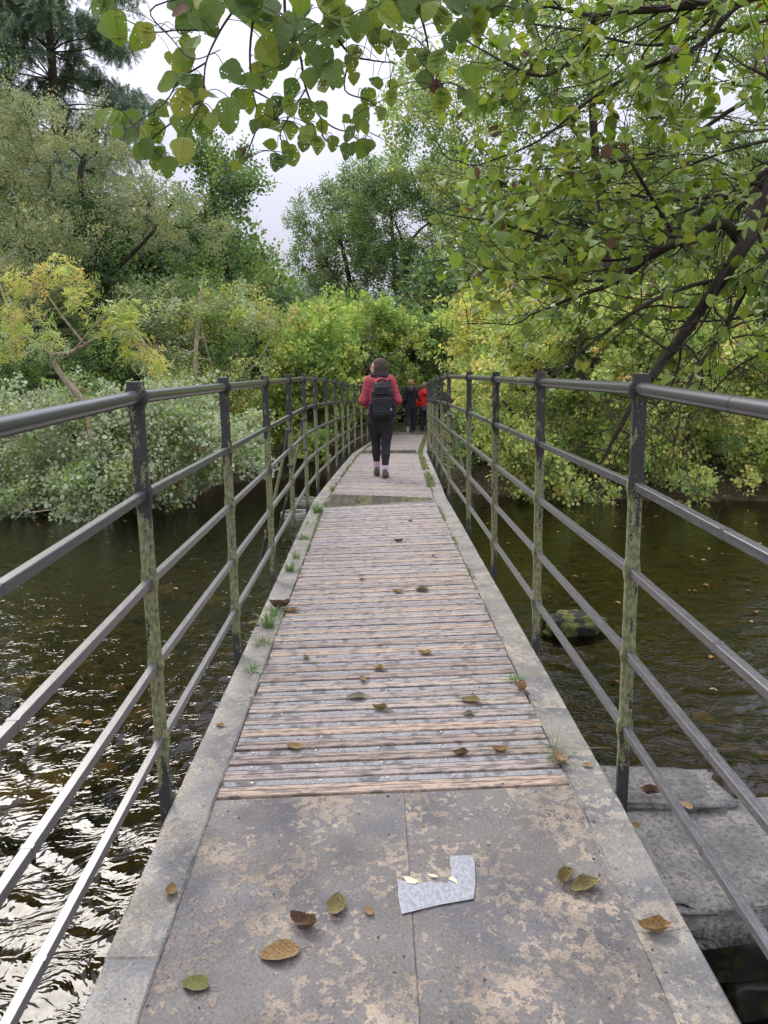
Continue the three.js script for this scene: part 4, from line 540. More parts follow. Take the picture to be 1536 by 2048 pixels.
// tapered capsule; sx, sz flatten it
function cone(a, b, r0, r1, sz = 1) { const [ax, ay, az] = a, dx = b[0] - ax, dy = b[1] - ay, dz = (b[2] - az) / sz, L2 = dx * dx + dy * dy + dz * dz || 1e-9; return (x, y, z) => { const px = x - ax, py = y - ay, pz = (z - az) / sz, t = clamp((px * dx + py * dy + pz * dz) / L2); return Math.hypot(px - dx * t, py - dy * t, pz - dz * t) - mix(r0, r1, t); }; }
function ball(c, r, s = [1, 1, 1]) { return (x, y, z) => { const k = Math.min(...s); return (Math.hypot((x - c[0]) / s[0], (y - c[1]) / s[1], (z - c[2]) / s[2]) - r) * k; }; }
const join = (list, k = 0.03) => (x, y, z) => { let d = list[0](x, y, z); for (let i = 1; i < list.length; i++) d = smin(d, list[i](x, y, z), k); return d; };
const cut = (f, g) => (x, y, z) => Math.max(f(x, y, z), g(x, y, z));
const crease = (f, a, sx, sy, sz, seed) => (x, y, z) => f(x, y, z) - a * n3(x * sx + seed, y * sy, z * sz);
const cloth = (r, g, b, o = {}) => std({ color: lin(r, g, b), roughness: 0.9, bumpMap: M.weave || (M.weave = tex(256, 256, (u, v) => 128 + 50 * n2(u * 40, v * 40) + 50 * n2(u * 9, v * 9), false)), bumpScale: 0.004, ...o });
M.skin = std({ color: lin(0.50, 0.30, 0.22), roughness: 0.6 });
// hand: palm and five separate curled fingers; at the wrist w, pointing along -y
function handParts(w, s, side, fz = -1) {
  const P = (x, y, z) => [w[0] + side * x * s, w[1] + y * s, w[2] + fz * z * s], parts = [cone(P(0, 0, 0), P(0, -0.05, 0.004), 0.021 * s, 0.024 * s, 0.7), cone(P(-0.012, -0.05, 0.004), P(0.014, -0.075, 0.006), 0.02 * s, 0.019 * s, 0.6)], fingers = [];
  [[-0.026, 0.062], [-0.009, 0.072], [0.008, 0.068], [0.023, 0.054]].forEach(([x, L]) => { const k = P(x, -0.085, 0.006), m = P(x * 1.05, -0.085 - L * 0.5, 0.014), e = P(x * 1.0, -0.085 - L * 0.9, 0.036); fingers.push(cone(k, m, 0.0085 * s, 0.008 * s), cone(m, e, 0.008 * s, 0.0065 * s)); });
  fingers.push(cone(P(-0.024, -0.03, 0.008), P(-0.045, -0.062, 0.024), 0.0105 * s, 0.009 * s), cone(P(-0.045, -0.062, 0.024), P(-0.044, -0.09, 0.034), 0.009 * s, 0.0075 * s));
  return [join(parts, 0.02 * s), join(fingers, 0.004 * s)];
}
// head with skull, jaw, nose, lips, brow, ears; faces -z before it is turned by yaw
function headField(c, r, yaw, tilt = 0) {
  const cy = Math.cos(yaw), sy = Math.sin(yaw), ct = Math.cos(tilt), st = Math.sin(tilt), sk = ball([0, 0.012 * 1, 0.008], 1, [r * 0.80, r * 1.02, r * 0.98]), jaw = ball([0, -0.55 * r, -0.28 * r], 1, [r * 0.56, r * 0.58, r * 0.62]), nose = cone([0, 0.02 * r, -0.90 * r], [0, -0.26 * r, -1.10 * r], 0.07 * r, 0.13 * r), lips = cone([-0.16 * r, -0.56 * r, -0.84 * r], [0.16 * r, -0.56 * r, -0.84 * r], 0.07 * r, 0.07 * r), chin = ball([0, -0.92 * r, -0.66 * r], 0.2 * r), brow = cone([-0.36 * r, 0.2 * r, -0.80 * r], [0.36 * r, 0.2 * r, -0.80 * r], 0.1 * r, 0.1 * r), e1 = ball([0.82 * r, -0.05 * r, 0.1 * r], 1, [0.09 * r, 0.26 * r, 0.17 * r]), e2 = ball([-0.82 * r, -0.05 * r, 0.1 * r], 1, [0.09 * r, 0.26 * r, 0.17 * r]), s1 = ball([0.34 * r, 0.02 * r, -0.9 * r], 0.13 * r), s2 = ball([-0.34 * r, 0.02 * r, -0.9 * r], 0.13 * r);
  const solid = join([sk, jaw, nose, lips, chin, brow, e1, e2], 0.035);
  return (x, y, z) => { let X = x - c[0], Y = y - c[1], Z = z - c[2]; const x1 = cy * X - sy * Z, z1 = sy * X + cy * Z; const y2 = ct * Y - st * z1, z2 = st * Y + ct * z1; return Math.max(solid(x1, y2, z2), -Math.min(s1(x1, y2, z2), s2(x1, y2, z2)) - 0.004); };
}
function turnField(f, c, yaw) { const cy = Math.cos(yaw), sy = Math.sin(yaw); return (x, y, z) => { const X = x - c[0], Z = z - c[2]; return f(cy * X - sy * Z, y - c[1], sy * X + cy * Z); }; }
// a shoe: sole and upper from heel h to toe t (both at sole level)
function shoe(parent, h, t, s, upper, sole) {
  const f = join([cone([h[0], h[1] + 0.045 * s, h[2]], [h[0], h[1] + 0.085 * s, h[2]], 0.036 * s, 0.034 * s), cone([h[0], h[1] + 0.04 * s, h[2]], [mix(h[0], t[0], 0.6), mix(h[1], t[1], 0.6) + 0.04 * s, mix(h[2], t[2], 0.6)], 0.037 * s, 0.042 * s), cone([mix(h[0], t[0], 0.6), mix(h[1], t[1], 0.6) + 0.035 * s, mix(h[2], t[2], 0.6)], [t[0], t[1] + 0.03 * s, t[2]], 0.04 * s, 0.03 * s)], 0.02);
  const lo = [Math.min(h[0], t[0]) - 0.09, Math.min(h[1], t[1]) - 0.05, Math.min(h[2], t[2]) - 0.09], hi = [Math.max(h[0], t[0]) + 0.09, Math.max(h[1], t[1]) + 0.16, Math.max(h[2], t[2]) + 0.09];
  const base = (x, z) => { const k = clamp((z - h[2]) / (t[2] - h[2] || 1e-6)); return mix(h[1], t[1], k); };
  const up = mesh('shoe', meshField((x, y, z) => Math.max(f(x, y, z), base(x, z) + 0.018 * s - y), lo, hi, 0.007), upper, parent);
  mesh('sole', meshField((x, y, z) => Math.max(f(x, y + 0.0, z) - 0.004, y - base(x, z) - 0.02 * s, base(x, z) - y), lo, hi, 0.007), sole, up);
}
// woman in a red jacket, walking away, head turned to the left, hands in her pockets
{
  const d = 10.23, g0 = onDeck(0, d).y, pos = [-0.035, g0, -d], w = thing('person', 'person in a dusty red jacket and black leggings walking away along the bridge', 'person', pos);
  const HC = [-0.012, 1.505, -0.02], shL = [-0.15, 1.305, 0], shR = [0.17, 1.305, 0], elL = [-0.222, 1.06, 0.03], elR = [0.242, 1.06, 0.03], wrL = [-0.15, 0.95, -0.11], wrR = [0.17, 0.95, -0.11], hipL = [-0.08, 0.80, 0], hipR = [0.095, 0.80, 0], knL = [-0.06, 0.47, -0.10], knR = [0.075, 0.45, 0.0], anL = [-0.055, 0.115, -0.20], anR = [0.058, 0.085, 0.06];
  const yaw = 1.15, hd = headField(HC, 0.1, yaw, 0.0), hands = [...handParts(wrL, 0.9, -1), ...handParts(wrR, 0.9, 1)];
  const bodyF = join([join([cone([0, 1.36, 0.0], [-0.005, 1.47, -0.01], 0.05, 0.046), cone([-0.09, 1.30, 0], [0.10, 1.30, 0], 0.085, 0.085, 0.8), cone([0.01, 1.28, 0], [0.008, 0.88, 0], 0.12, 0.12, 0.7), cone(shL, elL, 0.045, 0.036), cone(elL, wrL, 0.036, 0.024), cone(shR, elR, 0.045, 0.036), cone(elR, wrR, 0.036, 0.024), cone([0.008, 0.88, 0], [0.008, 0.82, 0], 0.11, 0.11, 0.75), cone(hipL, knL, 0.075, 0.05), cone(knL, anL, 0.05, 0.032), cone(hipR, knR, 0.075, 0.05), cone(knR, anR, 0.05, 0.032), cone([anL[0], 0.07, anL[2]], [anL[0], 0.05, anL[2] - 0.12], 0.03, 0.025), cone([anR[0], 0.05, anR[2]], [anR[0], 0.04, anR[2] - 0.12], 0.03, 0.025)], 0.035), hd, ...hands], 0.012);
  mesh('body', meshField(bodyF, [-0.36, 0.0, -0.36], [0.38, 1.64, 0.24], 0.011), M.skin, w);
  const arm = (s, e, h) => [cone(s, e, 0.064, 0.056), cone(e, [h[0], h[1] + 0.03, h[2] + 0.01], 0.056, 0.046)];
  const jf = crease(join([cone([-0.105, 1.315, 0], [0.12, 1.315, 0], 0.092, 0.092, 0.85), cone([0.008, 1.29, 0], [0.008, 1.02, 0.0], 0.168, 0.155, 0.72), cone([0.008, 1.02, 0], [0.008, 0.89, 0.0], 0.155, 0.178, 0.72), ...arm(shL, elL, wrL), ...arm(shR, elR, wrR)], 0.045), 0.0045, 9, 16, 9, 3);
  mesh('jacket', meshField(cut(jf, (x, y, z) => 0.872 - 0.006 * n3(x * 9, 0, z * 9) - y), [-0.36, 0.84, -0.22], [0.38, 1.46, 0.24], 0.011), cloth(0.36, 0.055, 0.075), w);
  mesh('hood', meshField(crease(join([cone([-0.095, 1.335, 0.05], [0.0, 1.30, 0.115], 0.05, 0.055), cone([0.0, 1.30, 0.115], [0.11, 1.335, 0.045], 0.055, 0.05), cone([-0.1, 1.335, 0.0], [0.1, 1.335, 0.0], 0.055, 0.055, 1.1)], 0.03), 0.006, 16, 26, 16, 8), [-0.2, 1.22, -0.14], [0.22, 1.5, 0.24], 0.01), cloth(0.40, 0.065, 0.085), w);
  mesh('scarf', meshField(crease(join([cone([-0.062, 1.39, 0.045], [0.065, 1.39, 0.05], 0.058, 0.058), cone([-0.06, 1.40, -0.03], [0.065, 1.40, -0.02], 0.05, 0.05)], 0.03), 0.006, 10, 50, 10, 2), [-0.18, 1.32, -0.14], [0.18, 1.52, 0.16], 0.009), cloth(0.022, 0.024, 0.03), w);
  const lf = join([cone([0.008, 0.80, 0.0], [0.008, 0.70, 0.0], 0.1, 0.075), cone([-0.078, 0.84, 0.01], [0.094, 0.84, 0.01], 0.108, 0.108, 0.95), cone([-0.084, 0.77, 0.02], knL, 0.104, 0.062), cone([0.1, 0.77, 0.02], knR, 0.104, 0.062), cone(knL, [mix(knL[0], anL[0], 0.35), mix(knL[1], anL[1], 0.35), mix(knL[2], anL[2], 0.35) + 0.012], 0.062, 0.06), cone([mix(knL[0], anL[0], 0.35), mix(knL[1], anL[1], 0.35), mix(knL[2], anL[2], 0.35) + 0.012], anL, 0.06, 0.037), cone(knR, [mix(knR[0], anR[0], 0.35), mix(knR[1], anR[1], 0.35), mix(knR[2], anR[2], 0.35) + 0.012], 0.062, 0.06), cone([mix(knR[0], anR[0], 0.35), mix(knR[1], anR[1], 0.35), mix(knR[2], anR[2], 0.35) + 0.012], anR, 0.06, 0.037)], 0.022);
  mesh('leggings', meshField((x, y, z) => Math.max(lf(x, y, z), y - 0.95, (z < mix(anL[2], anR[2], 0.5) ? anL[1] + 0.085 : anR[1] + 0.085) - y - (y > 0.4 ? 1 : 0)), [-0.24, 0.1, -0.36], [0.26, 0.98, 0.2], 0.011), cloth(0.016, 0.014, 0.017, { roughness: 0.75 }), w);
  for (const [a, kn] of [[anL, knL], [anR, knR]]) mesh('sock', meshField(cut(cone([a[0], a[1] - 0.02, a[2]], [mix(a[0], kn[0], 0.36), mix(a[1], kn[1], 0.36), mix(a[2], kn[2], 0.36) + 0.004], 0.043, 0.05), (x, y, z) => y - a[1] - 0.1), [a[0] - 0.08, a[1] - 0.08, a[2] - 0.08], [a[0] + 0.08, a[1] + 0.14, a[2] + 0.09], 0.008), cloth(0.62, 0.42, 0.56), w);
  const up = cloth(0.10, 0.09, 0.075), so = std({ color: lin(0.07, 0.055, 0.035), roughness: 0.9 });
  shoe(w, [anL[0], 0.008, anL[2] + 0.035], [anL[0] - 0.008, 0.004, anL[2] - 0.19], 1.08, up, so); shoe(w, [anR[0], 0.004, anR[2] + 0.035], [anR[0] + 0.012, 0.002, anR[2] - 0.19], 1.08, up, so);
  // straight brown hair, tucked into the scarf, open to the face side
  const hr = join([ball([0, 0.016, 0.026], 1, [0.096, 0.11, 0.112]), cone([0, -0.02, 0.045], [0, -0.14, 0.06], 0.092, 0.1), cone([0.07, -0.02, 0.02], [0.078, -0.14, 0.025], 0.046, 0.046), cone([-0.07, -0.02, 0.02], [-0.078, -0.14, 0.025], 0.046, 0.046)], 0.03);
  const hf = turnField(cut((x, y, z) => hr(x, y, z) - 0.0025 * n3(x * 90, y * 9, z * 90), (x, y, z) => -z - (0.028 + 0.5 * Math.max(0, y - 0.03))), HC, yaw);
  mesh('hair', meshField(hf, [HC[0] - 0.17, HC[1] - 0.2, HC[2] - 0.17], [HC[0] + 0.17, HC[1] + 0.16, HC[2] + 0.17], 0.0075), std({ map: tex(128, 128, (u, v) => { const n = n2(u * 60, v * 4); return mix3([40, 29, 24], [84, 63, 52], clamp(0.5 + 0.5 * n)); }), roughness: 0.8 }), w);
  // backpack
  const bp = thing('backpack', 'black backpack with two front pockets worn by the person in the red jacket', 'backpack', [pos[0] + 0.035, pos[1] + 0.82, pos[2] + 0.12]), black = cloth(0.013, 0.013, 0.015, { roughness: 0.8 }), rb = (cx, cy, cz, sx, sy, sz, r) => (x, y, z) => { const qx = Math.abs(x - cx) - sx + r, qy = Math.abs(y - cy) - sy + r, qz = Math.abs(z - cz) - sz + r; return Math.hypot(Math.max(qx, 0), Math.max(qy, 0), Math.max(qz, 0)) + Math.min(Math.max(qx, qy, qz), 0) - r; };
  const sk = (f) => crease(f, 0.005, 12, 18, 12, 5);
  mesh('main_compartment', meshField(sk(join([rb(0, 0.2, 0.06, 0.145, 0.2, 0.085, 0.06), rb(0, 0.36, 0.05, 0.12, 0.13, 0.07, 0.07)], 0.04)), [-0.2, -0.03, -0.06], [0.2, 0.53, 0.19], 0.009), black, bp);
  mesh('front_pocket', meshField(sk(rb(-0.003, 0.16, 0.15, 0.118, 0.125, 0.045, 0.035)), [-0.16, 0, 0.08], [0.16, 0.32, 0.22], 0.009), cloth(0.02, 0.02, 0.023), bp);
  mesh('front_pocket', meshField(sk(rb(0.0, 0.375, 0.125, 0.105, 0.065, 0.035, 0.03)), [-0.15, 0.28, 0.07], [0.15, 0.47, 0.19], 0.009), cloth(0.02, 0.02, 0.023), bp);
  for (const s of [-1, 1]) mesh('side_pocket', meshField(sk(rb(s * 0.15, 0.12, 0.06, 0.03, 0.1, 0.06, 0.025)), [s * 0.15 - 0.06, 0, -0.03], [s * 0.15 + 0.06, 0.25, 0.15], 0.009), black, bp);
  { const b = new MB(), p = []; for (let k = 0; k <= 10; k++) { const a = k / 10 * Math.PI; p.push(V(-0.065 * Math.cos(a), 0.475 + 0.05 * Math.sin(a), 0.05)); } b.tube(p, 0.011, 8); mesh('carry_handle', b.geo(), black, bp); }
  for (const s of [-1, 1]) { const b = new MB(), p = spline([V(s * 0.09, 0.46, 0.0), V(s * 0.115, 0.525, -0.06), V(s * 0.12, 0.52, -0.14), V(s * 0.125, 0.42, -0.235), V(s * 0.14, 0.22, -0.265), V(s * 0.175, 0.1, -0.18), V(s * 0.16, 0.06, -0.04), V(s * 0.13, 0.05, 0.02)], 5); b.tube(p, 0.017, 8); mesh('shoulder_strap', b.geo(), black, bp); }
  for (const [y, z] of [[0.27, 0.196], [0.43, 0.163], [0.1, 0.2]]) { const g = bevelBox(0.2, 0.008, 0.006, 0.002); g.translate(0, y, z); mesh('zip', g, std({ color: lin(0.04, 0.04, 0.045), roughness: 0.5 }), bp); }
  { const g = bevelBox(0.012, 0.03, 0.006, 0.002); g.rotateZ(0.4); g.translate(0.118, 0.13, 0.19); mesh('pull_tab', g, std({ color: lin(0.6, 0.6, 0.6), roughness: 0.5 }), bp); }
}
// two boys further on
function boy(label, px, H, top, topR, hemCol, turnYaw, hairC, hoodOut, pose) {
  const d = 22.3, base = at(px, 760, d); base.y = deckY(22); const s = H / 1.55, p = thing('person', label, 'person', [base.x, base.y, base.z]), S = (a) => a.map((q) => q * s);
  const HC = S([0, 1.43, 0]), shL = S([-0.165, 1.19, 0]), shR = S([0.165, 1.19, 0]), elL = S([-0.225, 0.95, 0.02]), elR = S([0.225, 0.95, 0.02]), wrL = S(pose ? [-0.25, 0.74, -0.03] : [-0.2, 0.74, -0.06]), wrR = S([0.235, 0.75, -0.06]), hipL = S([-0.085, 0.74, 0]), hipR = S([0.085, 0.74, 0]), knL = S(pose ? [-0.085, 0.42, -0.06] : [-0.09, 0.40, 0.02]), knR = S([0.075, 0.41, -0.05]), anL = S(pose ? [-0.08, 0.1, -0.04] : [-0.11, 0.2, 0.26]), anR = S(pose ? [0.085, 0.09, 0.05] : [0.06, 0.085, -0.06]);
  const bodyF = join([join([cone(S([0, 1.22, 0]), S([0, 1.34, 0]), 0.05 * s, 0.048 * s), cone(shL, shR, 0.07 * s, 0.07 * s, 0.8), cone(S([0, 1.15, 0]), S([0, 0.78, 0]), 0.11 * s, 0.12 * s, 0.7), cone(shL, elL, 0.042 * s, 0.035 * s), cone(elL, wrL, 0.035 * s, 0.024 * s), cone(shR, elR, 0.042 * s, 0.035 * s), cone(elR, wrR, 0.035 * s, 0.024 * s), cone(hipL, knL, 0.07 * s, 0.048 * s), cone(knL, anL, 0.048 * s, 0.03 * s), cone(hipR, knR, 0.07 * s, 0.048 * s), cone(knR, anR, 0.048 * s, 0.03 * s)], 0.03), headField(HC, 0.102 * s, turnYaw), ...handParts(wrL, s, -1), ...handParts(wrR, s, 1)], 0.012);
  mesh('body', meshField(bodyF, S([-0.38, 0.02, -0.3]), S([0.38, 1.62, 0.36]), 0.013), M.skin, p);
  const tf = crease(join([cone(S([-0.11, 1.19, 0]), S([0.11, 1.19, 0]), 0.09 * s, 0.09 * s, 0.85), cone(S([0, 1.15, 0]), S([0, 0.8, 0]), 0.165 * s, 0.155 * s, 0.7), cone(shL, elL, 0.07 * s, 0.06 * s), cone(elL, wrL, 0.06 * s, 0.045 * s), cone(shR, elR, 0.07 * s, 0.06 * s), cone(elR, wrR, 0.06 * s, 0.045 * s)], 0.04), 0.009, 12, 18, 12, px);
  mesh('hoodie', meshField(cut(tf, (x, y) => 0.735 * s - y), S([-0.4, 0.7, -0.25]), S([0.4, 1.32, 0.25]), 0.013), cloth(...top), p);
  mesh('hood', meshField(crease(join([cone(S([-0.09, 1.27, 0.04]), S([0, 1.2, 0.12]), 0.05 * s, 0.055 * s), cone(S([0.09, 1.27, 0.04]), S([0, 1.2, 0.12]), 0.05 * s, 0.055 * s), cone(S([-0.07, 1.28, 0]), S([0.07, 1.28, 0]), 0.05 * s, 0.05 * s)], 0.03), 0.006, 16, 20, 16, 4), S([-0.2, 1.05, -0.12]), S([0.2, 1.4, 0.24]), 0.012), cloth(...topR), p);
  if (hemCol) mesh('shirt_hem', meshField(cut(cone(S([0, 0.8, 0]), S([0, 0.68, 0]), 0.15 * s, 0.158 * s, 0.72), (x, y) => 0.67 * s - y), S([-0.2, 0.62, -0.18]), S([0.2, 0.95, 0.18]), 0.012), cloth(...hemCol), p);
  const lf = crease(join([cone(S([-0.05, 0.76, 0]), S([0.05, 0.76, 0]), 0.115 * s, 0.115 * s, 0.9), cone(hipL, knL, 0.1 * s, 0.078 * s), cone(knL, anL, 0.078 * s, 0.062 * s), cone(hipR, knR, 0.1 * s, 0.078 * s), cone(knR, anR, 0.078 * s, 0.062 * s)], 0.025), 0.007, 14, 16, 14, px + 3);
  mesh('trousers', meshField((x, y, z) => Math.max(lf(x, y, z), y - 0.86 * s), S([-0.26, 0.02, -0.26]), S([0.26, 0.9, 0.38]), 0.013), cloth(0.02, 0.021, 0.026), p);
  const dark = cloth(0.03, 0.03, 0.034), white = std({ color: lin(0.7, 0.7, 0.68), roughness: 0.7 });
  const ft = (a, lifted) => lifted ? shoe(p, [a[0], a[1] - 0.02, a[2] + 0.06], [a[0] - 0.01, a[1] - 0.19, a[2] + 0.01], 1.0, dark, white) : shoe(p, [a[0], 0.003, a[2] + 0.03], [a[0], 0.003, a[2] - 0.19], 1.0, dark, white);
  ft(anL, !pose); ft(anR, false);
  const hr = turnField(cut((x, y, z) => ball([0, 0.02 * s, 0.012 * s], 1, [0.09 * s, 0.102 * s, 0.106 * s])(x, y, z) - 0.005 * n3(x * 45, y * 45, z * 45), (x, y, z) => Math.max(-z - 0.03 * s - 0.9 * Math.max(0, y), -y - 0.045 * s)), HC, turnYaw);
  mesh('hair', meshField(hr, [HC[0] - 0.16, HC[1] - 0.12, HC[2] - 0.16], [HC[0] + 0.16, HC[1] + 0.17, HC[2] + 0.16], 0.009), std({ color: lin(...hairC), roughness: 0.75 }), p);
}
boy('person in a black hoodie and dark trousers lifting the left foot at the bridge end', 822, 1.58, [0.016, 0.016, 0.018], [0.02, 0.02, 0.022], null, -0.5, [0.34, 0.20, 0.11], 1, 0);
boy('person in a bright red hoodie over a blue shirt at the bridge end', 849, 1.49, [0.55, 0.018, 0.014], [0.6, 0.022, 0.018], [0.05, 0.085, 0.16], 0.15, [0.24, 0.14, 0.08], 1, 1);
// ---------------------------------------------------------------- small things on and around the deck
const deckAt = (px, py) => { const r = ray(px, py); let t = 5; for (let k = 0; k < 60; k++) { const d = -r.z * t; t = 0.5 * t + 0.5 * ((deckY(d) - EYE) / r.y); } return r.multiplyScalar(t).add(V(0, EYE, 0)); };
// a patch of grey tape with torn cream edges stuck on the right slab
{
  const o = thing('tape_patch', 'L-shaped patch of pale grey tape stuck on the near slab', 'tape', [0.12, deckY(1.87), -1.87]), O = o.position;
  const poly = (name, px, lift, mat) => { const p = px.map(([x, y]) => deckAt(x, y)), sh = new THREE.Shape(p.map((q) => new THREE.Vector2(q.x, q.z))), g = new THREE.ShapeGeometry(sh), P = g.attributes.position; for (let i = 0; i < P.count; i++) { const x = P.getX(i), z = P.getY(i); P.setXYZ(i, x - O.x, deckY(-z) + lift + 0.0007 * n2(x * 40, z * 40) - O.y, z - O.z); g.attributes.uv.setXY(i, x, z); } const ix = g.index.array; for (let i = 0; i < ix.length; i += 3) { const a = ix[i]; ix[i] = ix[i + 1]; ix[i + 1] = a; } g.computeVertexNormals(); mesh(name, g, mat, o); };
  poly('tape', [[795, 1762], [830, 1768], [862, 1766], [896, 1769], [903, 1745], [899, 1730], [902, 1715], [920, 1713], [945, 1713], [949, 1725], [951, 1770], [947, 1800], [880, 1812], [803, 1831], [797, 1800]], 0.004, M.tape);
  poly('torn_edge', [[806, 1757], [818, 1757], [838, 1766], [830, 1772], [815, 1770]], 0.0065, M.torn); poly('torn_edge', [[854, 1753], [866, 1752], [878, 1757], [868, 1758]], 0.0065, M.torn); poly('torn_edge', [[896, 1762], [905, 1756], [913, 1764], [916, 1774], [909, 1768]], 0.0065, M.torn);
}
// shallow rain puddles lying on the slabs where the stretches meet
{
  const pud = (label, c, lift) => { const b = new MB(), n = 40, cs = []; for (let k = 0; k < n; k++) { const s = k / n * 4, i = Math.floor(s), f = s - i, A = c[i], B = c[(i + 1) % 4], w = 1 + 0.02 * n2(k * 0.7, lift); cs.push([mix(A[0], B[0], f) * w, mix(A[1], B[1], f) + 0.02 * n2(k * 0.9 + 5, 3)]); } const y = deckY(c[0][1]) + lift, m = b.v(cs.reduce((s, q) => s + q[0], 0) / n, y, -cs.reduce((s, q) => s + q[1], 0) / n); const id = cs.map(([t, d]) => b.v(axisX(d) + t, y, -d)); for (let k = 0; k < n; k++) b.t(m, id[k], id[(k + 1) % n]); const o = mesh('puddle', b.geo(), phys({ color: lin(0.8, 0.8, 0.76), transmission: 1, thickness: 0, roughness: 0.02, ior: 1.333 })); tag(o, label, 'puddle'); };
  pud('wedge-shaped rain puddle across the deck in front of the person in red', [[-0.60, 7.6], [0.57, 8.02], [0.58, 8.19], [-0.56, 8.57]], 0.0055);
  pud('thin rain puddle across the deck at the second joint, beyond the walker', [[-0.60, 14.7], [0.55, 14.52], [0.5, 15.2], [-0.58, 15.4]], 0.0075);
}
